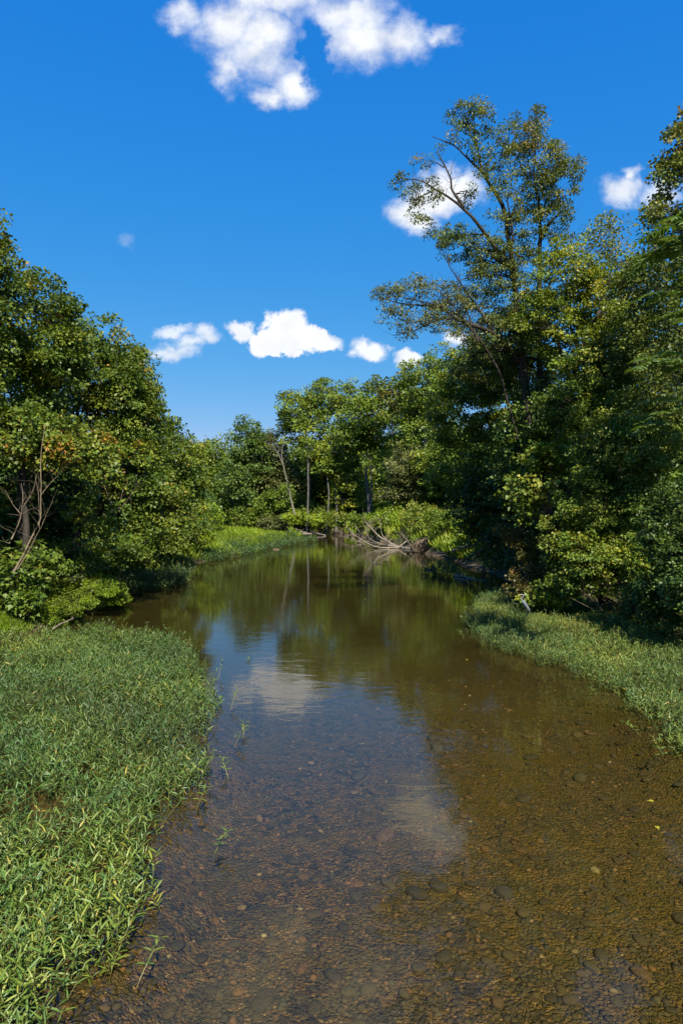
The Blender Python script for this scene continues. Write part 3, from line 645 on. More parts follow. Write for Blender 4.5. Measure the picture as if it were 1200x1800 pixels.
# grey-green sprays on the low left limb
sp = [B(690,520,34,26,D-3,.8),B(720,505,34,26,D-2.5,.8),B(760,515,36,34,D-2,.8),B(795,535,34,36,D-1.5,.9,.1),B(690,555,24,20,D-3,.7),B(720,575,30,16,D-2.5,.6),B(745,550,40,18,D-2.5,.7),B(790,575,30,22,D-2,.7),B(820,560,30,40,D,.9)]
woody('tree', 'slim grey green tree spreading a fine twiggy spray left of the ash', 'tree', [(T((930,910,1),(905,760,0),(870,640,-1),(825,575,-1.5)),.09,.05),(T((825,575,-1.5),(797,548,-2),(740,530,-2.5),(672,515,-3)),.07,.01),(T((825,575,-1.5),(790,530,-2),(755,495,-2)),.05,.01),(T((840,600,-1.5),(810,520,-1),(800,480,-1)),.05,.01),(T((797,556,-2),(740,565,-2.5),(700,570,-3)),.04,.01)],
  sp, leaf='grey', L=.10, cr=.42, cover=.5, seed=82, group=G_R, tint=(.2,1), bare=160, dens=1.4, bark='bark', twig_r=.014)
# dark forked trunk behind
woody('tree', 'dark forked trunk dividing low in the shade of the right bank', 'tree', [(T((985,790,-2),(990,720,-2),(1003,670,-2),(1020,630,-2)),.24,.15),(T((1020,630,-2),(1035,585,-2),(1060,530,-2),(1075,470,-2)),.14,.04),(T((1003,670,-2),(985,620,-2),(975,570,-2)),.13,.06),(T((1020,630,-2),(1000,560,-1),(1010,500,-1)),.10,.04)],
  [B(1075,480,40,40,D-2,.5,.1),B(1010,520,40,40,D-2,.4),B(970,575,34,30,D-2,.4),B(1060,560,40,30,D-2,.4)], leaf='maple', L=.15, cr=.45, seed=83, group=G_R, cover=.7, base=W(985,905,34)*np.array([1,1,0])+np.array([0,0,1.0]))
# ---- right bank shrubs
shrub('broad lobed grape vine shrub lit in the middle of the right bank', 950, 1040, 32, [B(950,830,45,60,32,1,.1),B(920,870,36,48,32,1,.1),B(1000,800,48,46,32,1,.05)], seed=91, leaf='vine', shape='lobed', L=.19, cr=.42, tint=(.1,.95))
shrub('tall tangled vine shrub with small lit leaves by the right edge', 1100, 1060, 29, [B(1080,800,75,70,29,1.1,.05),B(1140,780,60,60,27.5,1.1,.1),B(1050,900,70,70,29,1.1),B(1130,900,60,70,28,1.1,-.05),B(1120,990,60,60,28,1.1,-.1)], seed=92, leaf='vine', L=.105, cr=.36, tint=(.05,.9), n=9, dens=1.8)
shrub('vine shrub with yellowing leaves just above the willow bed', 1050, 1060, 28, [B(1030,980,62,48,28,1.1,.05),B(1090,985,50,45,28,1,.05),B(985,950,40,50,29.5,1),B(1010,1020,60,26,28.5,1)], seed=93, leaf='vine', L=.12, cr=.32, tint=(.1,.98), n=8, dens=1.8)
shrub('reddish tinged shrub leaning over the dark water', 905, 1030, 34, [B(898,935,26,18,34),B(918,965,24,20,33)], seed=94, leaf='red', L=.11, cr=.34, tint=(.0,.62))
shrub('small rust tinged shrub behind the heron', 945, 1050, 31, [B(935,1012,38,20,31,1),B(925,1035,44,16,30.5,.9,-.2)], seed=95, leaf='red', L=.10, cr=.28, tint=(0,.8), cover=.8)
shrub('low yellow green leafy plants between the heron and the vine shrub', 965, 1060, 29.5, [B(965,1050,48,14,29.5)], seed=96, leaf='maple', shape='lobed', L=.16, cr=.26, tint=(.3,1))
shrub('dark shaded shrub hugging the right frame edge above the bed', 1190, 1110, 23, [B(1185,1050,60,60,23,1.3,-.1),B(1195,930,60,90,23,1.3,-.1),B(1130,1060,40,34,24.5,1.2,-.1),B(1230,1000,60,90,21,1.2,-.1)], seed=97, leaf='dark', L=.10, cr=.3, tint=(0,.9), dens=1.8)
shrub('deep green shrub at the foot of the shaded right bank', 880, 1000, 41, [B(892,982,40,22,41,1,-.2),B(940,960,50,50,36,1,-.2)], seed=98, leaf='dark', L=.16, cr=.45)
bare_shrub('tangle of dry reddish twigs above the right willow bed', 25, [([(1105,1090,0),(1110,1060,0),(1106,1030,0),(1112,1000,.2)],.6),([(1120,1090,0),(1130,1060,0),(1120,1035,0)],.5),([(1085,1090,0),(1086,1055,0),(1084,1015,0)],.6),([(1100,1085,0),(1135,1065,-.2),(1165,1060,-.2)],.4),([(1140,1095,0),(1105,1040,0),(1080,1020,0)],.4)], bark='redtwig', seed=99, bare=90, cr=.38, r0=.028)
bare_shrub('pale leafless twigs poking out below the right vine shrub', 25.5, [([(1050,1075,0),(1020,1060,0),(1000,1050,-.3)],.6),([(1180,1100,0),(1150,1110,-.2),(1115,1115,-.5)],.6),([(1060,1075,0),(1030,1045,-.2),(1025,1055,-.3)],.5),([(1170,1090,0),(1140,1095,-.3),(1105,1125,-.6)],.5)], bark='bark_tan', seed=100, bare=40, cr=.3, r0=.022)

# ---- tree of heaven with long pinnate fronds, right edge
def frond(a, dirv, ln, r, nleaf=11, lw=.12):
    up = np.array([0,0,1.]); t = np.linspace(0,1,8)[:,None]
    d_ = unit(dirv); path = a + d_*ln*t - up*ln*.34*t**2
    V, F = tubes(path[None], np.linspace(.008,.002,8)[None], 3); parts = [(V,F,np.full(len(V),.6))]
    k = np.linspace(.12,1,nleaf); P = np.stack([np.interp(k, t[:,0], path[:,i]) for i in range(3)],1)
    side = unit(np.cross(d_, up)); ps, ax, us, ls = [], [], [], []
    for s_ in (-1,1):
        ps.append(P); ax.append(side*s_ + d_*.45 - up*.25 + r.normal(size=P.shape)*.12); us.append(np.tile(up,(nleaf,1))+r.normal(size=P.shape)*.25)
        ls.append(.30*ln*(1-.55*np.abs(k-.45)))
    ls = np.concatenate(ls); parts.append(leaves(np.concatenate(ps), np.concatenate(ax), np.concatenate(us), ls, ls*.36, r.uniform(.5,1,len(ls)), 'lance'))
    return parts
def heaven(label, D, stems, tips, seed):
    r = np.random.default_rng(seed); base = stems[0][0]
    root = bpy.data.objects.new('frond_tree', None); COL.objects.link(root); root.location = base; tag(root, label, 'tree')
    for i, st in enumerate(stems):
        ln = smooth_line(st, 20); V, F = tubes(ln[None], np.linspace(.09/(1+i),.02,20)[None], 7)
        obj('trunk', mesh_np('trunk', V-base, F, M['bark_grey'], smooth=True), root)
    for (c, nf, ln) in tips:
        for j in range(nf):
            a_ = r.uniform(0,2*np.pi); dv = np.array([math.cos(a_)-.55, math.sin(a_)-.35, r.uniform(-.05,.6)])
            V, F, Tt = join(frond(c + r.normal(size=3)*.1, dv, ln*r.uniform(.75,1.1), r))
            obj('frond', mesh_np('frond', V-base, F, M['heaven'], tint=Tt), root)
DH = 17.0
heaven('tree of heaven reaching in from the right edge with long feathery fronds', DH,
  [[np.array([10.0,DH+.5,.3]), W(1240,800,DH), W(1215,560,DH), W(1195,400,DH)],[W(1240,800,DH),W(1200,690,DH),W(1170,640,DH)]],
  [(W(1205,395,DH),9,1.15),(W(1190,440,DH),9,1.15),(W(1195,500,DH),9,1.15),(W(1220,560,DH),6,1.1),(W(1165,640,DH),7,1.1),(W(1200,700,DH),6,1.0),(W(1180,745,DH),6,1.0),(W(1225,640,DH),5,1.1)], 5)

# ------------------------------------------------------------------ backing woods (masses far behind, read as one)
def mass(name, label, blobs, leaf, L, cr, seed, **kw):
    r = np.random.default_rng(seed); lf = []
    for c, rad in blobs:
        c = np.array(c); rad = np.array(rad); area = 4*np.pi*(rad[0]*rad[1]*rad[2])**(2/3)
        nc = int(1.3*area/(np.pi*cr*cr)); u_ = ell_points(nc, (.6,1.05), r, -.6); nc = len(u_)
        C = c+u_*rad*(1+.2*fbm(u_*2.5+c,5))[:,None]; per = int(.8*np.pi*cr*cr/(.44*L*L))
        q = r.normal(size=(nc,per,3))*.55*cr*np.array([1,1,.6]); P = (C[:,None]+q).reshape(-1,3)
        U = unit(np.array([0,0,.8])+.7*r.normal(size=P.shape)); A = unit(q.reshape(-1,3)+.4*r.normal(size=P.shape))
        T_ = np.clip(np.repeat(r.beta(2,2.5,nc),per)+.15*r.normal(size=len(P)),0,1)
        l_ = L*r.uniform(.6,1.2,len(P)); lf.append(leaves(P,A,U,l_,l_*.8,T_))
    V, F, Tt = join(lf); return tag(obj(name, mesh_np(name, V, F, M[leaf], tint=Tt)), label, kind='stuff')
r_ = np.random.default_rng(3); bl = []
for i in range(15):
    Y = 44+i*6.2; bl.append(((14.5+max(0,20-abs(Y-60))*.02+r_.uniform(0,2)+min(6,max(0,Y-62)*.3)-max(0,Y-95)*.09,Y,2.6),(3.2,4.2,3.6)))
    bl.append(((20+r_.uniform(0,2)-max(0,Y-85)*.09,Y,6),(4,4.5,5)))
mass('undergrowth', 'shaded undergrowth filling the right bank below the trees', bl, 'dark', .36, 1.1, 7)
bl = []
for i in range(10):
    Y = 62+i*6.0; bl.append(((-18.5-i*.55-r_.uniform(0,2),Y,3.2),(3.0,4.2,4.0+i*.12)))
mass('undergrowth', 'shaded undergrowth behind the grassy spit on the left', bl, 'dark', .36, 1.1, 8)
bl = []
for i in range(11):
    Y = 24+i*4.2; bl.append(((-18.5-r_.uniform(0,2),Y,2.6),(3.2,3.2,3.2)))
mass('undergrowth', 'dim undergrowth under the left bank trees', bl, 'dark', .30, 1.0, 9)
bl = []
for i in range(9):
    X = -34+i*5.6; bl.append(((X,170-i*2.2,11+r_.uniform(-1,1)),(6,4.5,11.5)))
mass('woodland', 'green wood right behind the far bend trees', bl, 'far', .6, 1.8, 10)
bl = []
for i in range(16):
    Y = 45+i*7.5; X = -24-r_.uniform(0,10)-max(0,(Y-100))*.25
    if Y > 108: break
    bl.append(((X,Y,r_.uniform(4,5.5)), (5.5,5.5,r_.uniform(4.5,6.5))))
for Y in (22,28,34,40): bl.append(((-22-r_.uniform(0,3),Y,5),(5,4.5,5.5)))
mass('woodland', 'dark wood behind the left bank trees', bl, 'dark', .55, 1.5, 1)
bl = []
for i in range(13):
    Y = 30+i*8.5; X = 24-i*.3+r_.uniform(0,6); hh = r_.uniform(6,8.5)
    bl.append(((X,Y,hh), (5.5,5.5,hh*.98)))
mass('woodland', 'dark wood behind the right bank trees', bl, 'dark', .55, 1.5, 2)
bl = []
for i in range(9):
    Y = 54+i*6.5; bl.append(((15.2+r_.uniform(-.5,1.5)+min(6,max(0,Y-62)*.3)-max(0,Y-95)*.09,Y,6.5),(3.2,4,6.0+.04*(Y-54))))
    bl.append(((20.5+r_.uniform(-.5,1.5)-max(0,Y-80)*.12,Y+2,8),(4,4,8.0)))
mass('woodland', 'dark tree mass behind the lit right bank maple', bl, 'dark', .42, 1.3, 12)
bl = []
for i in range(14):
    X = -78+i*8.5; Y = 190+r_.uniform(-6,6)-max(0,X)*.8; bl.append(((X,Y,9),(7,6,r_.uniform(10,13))))
mass('woodland', 'distant wood closing the view across the far bend', bl, 'far', .8, 2.2, 4)

# ------------------------------------------------------------------ water willow beds and grasses
def sample_poly(poly, n, r):
    lo, hi = poly.min(0), poly.max(0); out = []
    while sum(map(len,out)) < n:
        p_ = r.uniform(lo, hi, (n*2,2)); out.append(p_[sdf(p_, poly) < 0])
    return np.concatenate(out)[:n]
def stems(P, r, h=(.3,.6), pairs=6, L=.13, wr=.17, shape='lance', leaf='willow', tint0=.42, lean=.34, stem_r=.004):
    """upright leafy stems at P (n,3) -> leaf part list and stem part list"""
    n = len(P); H = r.uniform(h[0],h[1],n)*np.maximum(.4,.95+.6*fbm(P[:,:2]*1.5,71)+.35*fbm(P[:,:2]*4.5,70))*np.where(r.random(n)<.07,1.35,1)
    Ls = (1+.08*np.clip((10-P[:,1])/4,0,1))*r.uniform(.75,1.25,n)
    ld = r.normal(size=(n,2))*lean; k = 5; t = np.linspace(0,1,k)
    path = P[:,None,:] + np.stack([ld[:,0,None]*t**1.6*H[:,None], ld[:,1,None]*t**1.6*H[:,None], H[:,None]*t],-1)
    sv = tubes(path, np.full((n,k),stem_r)*np.array([1.2,1.1,1,.8,.5]), 3)
    tt = np.linspace(.22,1,pairs)
    Pp, Ax, Uu, Ll = [], [], [], []
    ph = r.uniform(0,6.28,n)
    for i, q in enumerate(tt):
        idx = q*(k-1); a = int(min(idx,k-2)); f = idx-a
        pt = path[:,a]*(1-f)+path[:,a+1]*f
        for s_ in (0,math.pi):
            an = ph+i*1.57+s_+r.normal(size=n)*.25; el_ = .25+.55*q+r.normal(size=n)*.25
            Ax.append(np.stack([np.cos(an)*np.cos(el_), np.sin(an)*np.cos(el_), np.sin(el_)],1)); Pp.append(pt)
            Uu.append(np.array([0,0,1.])+r.normal(size=(n,3))*.3); Ll.append(L*Ls*r.uniform(.65,1.15,n)*(1-.35*abs(q-.6)))
    Ll = np.concatenate(Ll); T0 = np.clip(tint0+.42*fbm(P[:,:2]*.7,72)+.16*fbm(P[:,:2]*2.6,73)+.10*r.normal(size=n)+.12*(r.random(n)<.05),0,1)
    T_ = np.clip(np.tile(T0, 2*pairs)+.11*r.normal(size=len(Ll)),0,1)
    T_[r.random(len(T_)) < .012] = 1.0
    return leaves(np.concatenate(Pp), np.concatenate(Ax), np.concatenate(Uu), Ll, Ll*wr*2, T_, shape), (*sv, np.full(len(sv[0]),.4))
def bed(name, label, poly, dens, r, edge=.35, thin=None, **kw):
    area = abs(np.sum(poly[:,0]*np.roll(poly[:,1],-1)-np.roll(poly[:,0],-1)*poly[:,1]))/2
    p_ = sample_poly(poly, int(area*dens), r)
    s_ = -sdf(p_, poly) + fbm(p_*1.9, 44)*.35 + fbm(p_*5.5, 45)*.22 - .05
    keep = (s_ > 0) & (r.random(len(p_)) < np.clip(s_/edge,.15,1))
    if thin is not None: keep &= r.random(len(p_)) < thin(p_)
    p_ = p_[keep]; z = np.maximum(height(p_), -.12)
    lf_, st = stems(np.column_stack([p_, z]), r, **kw)
    V, F, Tt = join([lf_]); V2, F2, T2 = join([st])
    print(name, len(p_), 'stems')
    root = tag(obj(name, mesh_np(name, V, F, M['willow'], tint=Tt)), label, kind='stuff')
    tag(obj('stems', mesh_np('stems', V2, F2, M['willow_stem'], tint=T2), root), kind='stuff')
    return root
rb = np.random.default_rng(9)
near = BED_L.copy()
def clipY(poly, y0, y1):
    def cut(pl, y, keep_above):
        o = []
        for i in range(len(pl)):
            a, b = pl[i], pl[(i+1)%len(pl)]; ia = (a[1] >= y) == keep_above; ib = (b[1] >= y) == keep_above
            if ia: o.append(a)
            if ia != ib: t = (y-a[1])/(b[1]-a[1]); o.append(a+(b-a)*t)
        return np.array(o)
    return cut(cut(poly, y0, True), y1, False)
visx = lambda p_: (np.abs(p_[:,0]) < .56*p_[:,1]+.8)*1.0
gap = lambda p_: visx(p_)*np.clip(1.0+1.3*fbm(p_*1.3,91), .15, 1)
bed('water_willow', 'dense bed of narrow leaved water willow at the lower left', BED_L, 82, rb, thin=gap, h=(.30,.60), pairs=6, L=.15, wr=.075, tint0=.42)
bed('water_willow', 'sunlit water willow bed along the right shore under the vines', BED_R, 72, rb, thin=visx, h=(.24,.48), pairs=5, L=.13, wr=.085, tint0=.54)
bed('water_willow', 'greyish willow grass hanging over the water on the left bank', BED_S, 34, rb, h=(.5,.95), pairs=5, L=.24, wr=.07, tint0=.2, lean=.4)
bed('water_willow', 'water plants fringing the distant left spit', BED_T, 16, rb, h=(.4,.8), pairs=4, L=.34, wr=.09, tint0=.3)

def grass(name, label, poly, n, r, h=(.3,.7), w=.02, mat='grass', tint=(.1,.9), thin=None, lean=.35, shape='lance'):
    p_ = sample_poly(np.array(poly,float), n, r)
    if thin is not None: p_ = p_[thin(p_)]
    z = height(p_); ok = z > .0; p_, z = p_[ok], z[ok]; n = len(p_)
    H = r.uniform(h[0],h[1],n)*(1+.45*fbm(p_*.5,61)); 
    A = np.column_stack([r.normal(size=(n,2))*lean, np.ones(n)]); U = np.column_stack([r.normal(size=(n,2)), np.full(n,.25)])
    T_ = np.clip(tint[0]+(tint[1]-tint[0])*(.5+.35*fbm(p_*.4,62)+.2*r.normal(size=n)),0,1)
    V, F, Tt = leaves(np.column_stack([p_,z-.03]), A, U, H, H*w*2, T_, shape)
    return tag(obj(name, mesh_np(name, V, F, M[mat], tint=Tt)), label, kind='stuff')
rg = np.random.default_rng(12)
grass('bank_grass', 'bright grass covering the left bank spit', [(-14,56),(-12.5,60),(-10,74),(-9,88),(-5,104),(-8,112),(-16,116),(-24,110),(-20,60)], 16000, rg, h=(.4,1.0), w=.05, mat='bright', tint=(0,.7))
grass('bank_grass', 'grass and weeds along the left shore', [(-13,20),(-10.8,26),(-11.5,36),(-12.2,50),(-13,58),(-20,58),(-20,20)], 22000, rg, h=(.25,.6), w=.035, mat='grass', tint=(0,.8))
grass('bank_grass', 'tuft of fresh grass at the left frame edge behind the willow bed', [(-12.8,21),(-10.8,22.2),(-10.9,25.5),(-13.5,26)], 5000, rg, h=(.3,.6), w=.02, mat='bright', tint=(.1,.7))
grass('bank_grass', 'tall weedy meadow on the right and far river bank', [(3,130),(6,110),(8,90),(10,72),(11,58),(17,58),(26,90),(22,140),(-2,170),(-30,186),(-40,168),(-26,162),(-11,149),(-3,141)], 90000, rg, h=(.5,1.5), w=.11, mat='meadow', tint=(0,1), shape='quad', lean=.5)
grass('bank_grass', 'weeds in the shade of the right shore', [(11,60),(11,48),(10.5,40),(12,30),(12,5),(20,5),(20,60)], 16000, rg, h=(.2,.5), w=.03, mat='grass', tint=(0,.6))
# far meadow shrubs
for (px,py,rx,ry,D,lf_,lab,ts) in [(437,905,32,18,148,'far','round green shrub on the far left of the far bank',0),(478,915,26,12,143,'grey','grey green low shrub left of the driftwood',0),(520,905,30,14,142,'far','light green shrub above the driftwood pile',.1),
   (575,905,34,14,140,'far','low shrub beneath the tallest far crown',0),(690,905,30,16,104,'bright','leafy weeds behind the fallen log',-.1),(740,905,36,22,88,'grass','olive tall weed clump behind the dead branches',.1),(800,910,26,26,74,'maple','yellow flowered weed shrub beside the shaded trees',0),(765,915,26,22,78,'far','mid green weed shrub above the eroded bank',.05),(815,935,18,26,62,'bright','bright green shrub at the edge of the right shade',-.1)]:
    shrub(lab, px, py+15, D, [B(px,py,rx,ry,D,1,ts),B(px+rx*.6,py+ry*.3,rx*.5,ry*.7,D,1,ts)], seed=px, leaf=lf_, L=.10+.0016*D, cr=.3+.004*D, tint=(.1,.9), group='shrubs and weeds on the far meadow bank')

rs_ = np.random.default_rng(77); kinds = ['bright','grass','far','bright','grass']
spots_ = [('feathery green','beside the pale sand'),('dull olive','left of the driftwood pile'),('bushy green','above the driftwood pile'),('light green','below the leaning pale trunk'),('yellowish','between the far trunks'),('rounded olive','behind the root mass'),
  ('loose green','above the far thick log'),('straw tinged','behind the leafless fallen branch'),('mounded green','left of the eroded bank'),('tall yellowish','on top of the eroded bank'),('dense green','right above the eroded roots'),('spreading green','at the start of the right shade')]
for i,(ad,wh) in enumerate(spots_):
    q = i/(len(spots_)-1); px = 408+q*410; D_ = 158 - 96*q**1.3
    rx = 20+8*rs_.random(); ry = 6+6*q+4*rs_.random(); py = 911+4*q
    shrub(ad+' shrub growing '+wh, px, py+14, D_, [B(px,py,rx,ry,D_,1,.05),B(px+rx*.8,py-4,rx*.6,ry*.8,D_,1,-.05)], seed=700+i, leaf=kinds[i%4], L=.10+.0016*D_, cr=.3+.004*D_, tint=(.0,.9), group='shrubs and weeds on the far meadow bank')
# ------------------------------------------------------------------ driftwood and fallen branches
def fallen(name, label, cat, lines, mat='driftwood', seed=1, bare=0, cr=.4, twig=.012, part='branch', sides=7):
    """lines: list of (world pts, r0, r1); first one is the thing's main piece"""
    r = np.random.default_rng(seed); base = np.array(lines[0][0][0],float)
    root = bpy.data.objects.new(name, None); COL.objects.link(root); root.location = base; tag(root, label, cat)
    allp = []
    for i,(pts,r0,r1) in enumerate(lines):
        n = max(8,5*len(pts)); ln = smooth_line(pts,n); le = np.linalg.norm(ln[-1]-ln[0]); t = np.linspace(0,1,n)
        ln = ln+np.stack([fbm(np.stack([t*7+i*5+seed,t*0],1),k+3) for k in range(3)],1)*.018*le
        rad = (r0+(r1-r0)*t)*(1+.12*fbm(np.stack([t*15+i,t*0],1),9)); allp.append(ln)
        V,F = tubes(ln[None],rad[None],sides); F.append(np.arange(sides)[::-1][None])
        obj('log_body' if (i == 0 and part != 'branch') else 'branch', mesh_np('branch', V-base, F, M[mat], smooth=True), root)
    if bare:
        LP = np.concatenate(allp[1:] if len(allp)>1 else allp); k = r.integers(0,len(LP),bare); A = LP[k]
        dv = unit(r.normal(size=(bare,3))+np.array([0,0,.6])); l_ = r.uniform(.3,1,bare)*cr*2
        t = np.linspace(0,1,5)[None,:,None]; path = A[:,None]+dv[:,None]*l_[:,None,None]*t; path[:,1:] += np.cumsum(r.normal(size=(bare,4,3)),1)*.05*l_[:,None,None]
        V,F = tubes(path, np.full((bare,5),twig)*np.array([1,.8,.6,.4,.2]),3); tag(obj('twigs', mesh_np('twigs',V-base,F,M[mat]),root),kind='stuff')
    return root
def G(px,py,z=0):                 # a point at height z seen at px,py (below the horizon)
    D_ = (CAM_H-z)*FPX/(py-900); return np.array(((px-600)*D_/FPX, D_, z))
fallen('driftwood_log','thick pale log with root end lying on the far meadow bank','log',[([G(588,931,.9),G(610,926,1.0),W(640,917,118)],.75,.3),([G(600,929,1.0),W(612,915,125)],.15,.05)],seed=1,part='log')
fallen('driftwood_pile','dark tangled root mass at the end of the far log','log',[([G(585,932,.3),G(597,930,.6),G(610,934,.3)],.8,.4),([G(583,936,.2),G(600,937,.5)],.3,.15)],mat='mudwood',seed=2,bare=60,cr=1.2,twig=.07)
fallen('driftwood_pile','low pile of driftwood at the water line of the far bend','log',[([G(508,938,.2),G(530,938,.4),G(550,939,.2)],.35,.2),([G(512,937,.5),G(535,936,.8)],.2,.1),([G(548,936,.5),G(572,941,.1)],.15,.1)],mat='driftwood',seed=3,bare=20,cr=1,twig=.06)
fallen('fallen_branch','large leafless fallen branch reaching over the water mid right','branch',[([G(700,962,.15),G(665,955,.5),G(640,952,.3)],.16,.05),([G(700,962,.15),W(670,945,88),W(648,925,88),W(640,918,88)],.13,.04),([G(690,960,.3),W(672,940,86),W(668,915,86)],.06,.02),([G(700,962,.15),W(660,962,84),W(628,945,86),W(612,930,88)],.10,.03),
   ([G(700,962,.15),W(720,948,86),W(735,940,86)],.08,.03),([G(680,960,.2),W(652,948,86),W(640,930,86)],.05,.02),([G(695,962,.1),W(655,985,78),W(640,985,79)],.05,.02),([G(700,965,.1),G(668,985,.05),G(650,995,.05)],.05,.02)],seed=4,bare=110,cr=1.2,twig=.025)
fallen('fallen_branch','thin bare brush stranded upright between the far log and the dead branches','branch',[([G(640,952,.1),W(632,935,100),W(622,922,100)],.06,.02),([G(640,952,.1),W(650,930,100),W(655,915,100)],.05,.02),([G(645,953,.1),G(620,948,.5),G(600,944,.4)],.06,.02)],seed=21,bare=60,cr=1.1,twig=.03)
fallen('fallen_branch','grey brushwood heap between the dead branches and the eroded bank','branch',[([G(720,965,.2),W(735,950,80),W(752,940,80)],.07,.02),([G(725,968,.1),G(745,962,.5),G(760,960,.7)],.08,.03),([G(730,970,.1),W(715,950,78),W(705,938,78)],.05,.02)],seed=22,bare=90,cr=.9,twig=.022)
fallen('fallen_log','long bleached log along the water line below the dead branches','log',[([G(695,960,.12),G(718,964,.12),G(750,966,.1)],.17,.12)],seed=5,part='log')
fallen('fallen_log','shorter brown log on the bank right of the dead branches','log',[([G(690,952,.5),G(720,950,.6),G(735,950,.6)],.2,.12)],mat='mudwood',seed=6,part='log')
fallen('fallen_log','bleached forked log floating near the right willow bed','log',[([G(798,1012,.06),G(815,1014,.06),G(836,1019,.02)],.11,.05),([G(800,1017,.03),G(818,1020,.03)],.05,.03),([G(812,1014,.1),W(816,1000,46.5),W(812,988,46.5)],.035,.012),([G(804,1012,.1),W(803,1000,47.5),W(801,992,47.5)],.03,.01),([G(836,1019,.0),G(862,1024,-.02)],.05,.02)],seed=7,part='log')
fallen('driftwood_stick','short bleached stick slanting out of the water by the weed tuft','branch',[([G(747,1000,0),G(764,1001,.12),W(765,997,54)],.07,.04)],seed=8)
fallen('driftwood_stick','thin twig standing in the water left of the weed tuft','branch',[([G(742,1009,0),W(738,998,50),W(731,988,50)],.025,.01)],seed=9)
fallen('fallen_branch','white forked branch poking from the shaded water edge','branch',[([G(846,1006,.05),W(855,990,49),W(862,977,49)],.07,.02),([G(848,1006,.05),W(862,1000,49),W(878,992,49)],.04,.015),([W(855,990,49),W(864,988,49),W(870,990,49)],.03,.01),([G(846,1006,.05),G(872,1004,.2),G(890,1004,.2)],.05,.02)],mat='driftwood',seed=10,bare=20,cr=.5)
fallen('fallen_branch','dark long limb sloping from the bank down to the water','branch',[([W(870,955,50),W(835,975,50),G(795,998,.0)],.11,.04),([W(830,958,56),W(800,968,57),W(765,975,58)],.06,.02),([W(850,965,50),W(830,985,50),G(815,997,0)],.05,.02)],mat='mudwood',seed=11,bare=30,cr=.6)
fallen('fallen_branch','pale bent branch crossing in front of the eroded bank','branch',[([W(836,955,58),W(812,964,60),W(790,970,62),G(757,973,.2)],.07,.03)],seed=12,bare=8,cr=.5)
# eroded bank with roots
rr_ = np.random.default_rng(5); lines = []
c = G(765,972,0)
for i in range(26):
    a = c+np.array([rr_.uniform(-2.0,2.0), rr_.uniform(.2,1.2), rr_.uniform(.7,1.7)]); b = a+np.array([rr_.uniform(-.8,.8), rr_.uniform(-1.3,-.2), -a[2]+rr_.uniform(0,.5)])
    lines.append(([a,(a+b)/2+rr_.normal(size=3)*.15,b],.05,.02))
fallen('root_tangle','brown mass of exposed roots in the eroded right bank','roots',lines,mat='mudwood',seed=13,bare=80,cr=.5,twig=.015,sides=5)
def lump(name,label,cat,c,rad,mat,seed,sub=3,kind=None):
    import bmesh
    bm = bmesh.new(); bmesh.ops.create_icosphere(bm, subdivisions=sub, radius=1)
    V = np.array([v.co[:] for v in bm.verts]); F = np.array([[v.index for v in f.verts] for f in bm.faces]); bm.free()
    V = V*(1+.30*fbm(V*1.8+seed, seed, 4)[:,None])*np.array(rad)
    return tag(obj(name, mesh_np(name, V, [F], mat, smooth=True), loc=c), label, cat, kind=kind)
m, g = new_mat('eroded_earth'); geo = g.n('ShaderNodeNewGeometry'); nz = g.noise(geo.outputs['Position'], 3, 6, .7)
output(g, principled(g, g.ramp(nz,[(.3,(.06,.042,.026)),(.7,(.20,.145,.09))]), .95, nz, 1, .15, .1).outputs[0]); M['earth'] = m
lump('mud_bank','bare brown earth bank where the right shore has eroded',None,c+np.array([.2,1.6,.5]),(2.6,1.2,1.1),M['earth'],3,kind='structure')
m, g = new_mat('pale_sand'); geo = g.n('ShaderNodeNewGeometry'); nz = g.noise(geo.outputs['Position'], 4, 6, .7)
output(g, principled(g, g.ramp(nz,[(.3,(.28,.24,.18)),(.7,(.50,.45,.36))]), .95, nz, .5, .05, .1).outputs[0]); M['sand'] = m
lump('sand_bar','pale strip of sand beyond the left spit',None,(-26,158,.05),(6.5,3,.28),M['sand'],4,kind='structure')
lump('rock','small pale rock in the water off the left spit','rock',G(485,966,.0),(.42,.28,.13),M['earth'],6,2)
# mud rim with sticks, left corner
fallen('fallen_branch','curved grey stick on the muddy rim of the left shore','branch',[([G(92,1108,.1),G(125,1090,.15),G(150,1072,.12),G(172,1070,.05)],.035,.012),([G(125,1090,.15),G(132,1078,.3)],.015,.008)],mat='bark_grey' if False else 'driftwood',seed=14)

# ------------------------------------------------------------------ single sprigs standing in the water
def sprig(label, px, py, h, lean, seed, pairs=5, L=.13):
    r = np.random.default_rng(seed); b = G(px,py,0); b[2] = -.05
    k = 6; t = np.linspace(0,1,k)[:,None]; path = b+np.array([lean[0],lean[1],h])*t + np.array([lean[0],lean[1],0])*(t**2)*.4
    root = tag(bpy.data.objects.new('water_willow_sprig',None), label, 'plant', 'single water willow sprigs standing in the river'); COL.objects.link(root); root.location = b
    V,F = tubes(path[None], np.linspace(.007,.003,k)[None], 5); obj('stem', mesh_np('stem',V-b,F,M['willow_stem'],tint=np.full(len(V),.7)),root)
    for i,q in enumerate(np.linspace(.5,1,pairs)):
        pt = np.array([np.interp(q,t[:,0],path[:,j]) for j in range(3)])
        for s_ in (0,math.pi):
            an = i*1.57+s_+r.normal()*.2; el_ = .1+.6*(q-.3)+r.normal()*.2
            V,F,Tt = leaves(pt[None],np.array([[math.cos(an)*math.cos(el_),math.sin(an)*math.cos(el_),math.sin(el_)]]),np.array([[0,0,1.]]),np.array([L*r.uniform(.7,1.1)]),np.array([L*.2]),np.array([r.uniform(.4,.8)]),'lance')
            obj('leaf', mesh_np('leaf',V-b,F,M['willow'],tint=Tt),root)
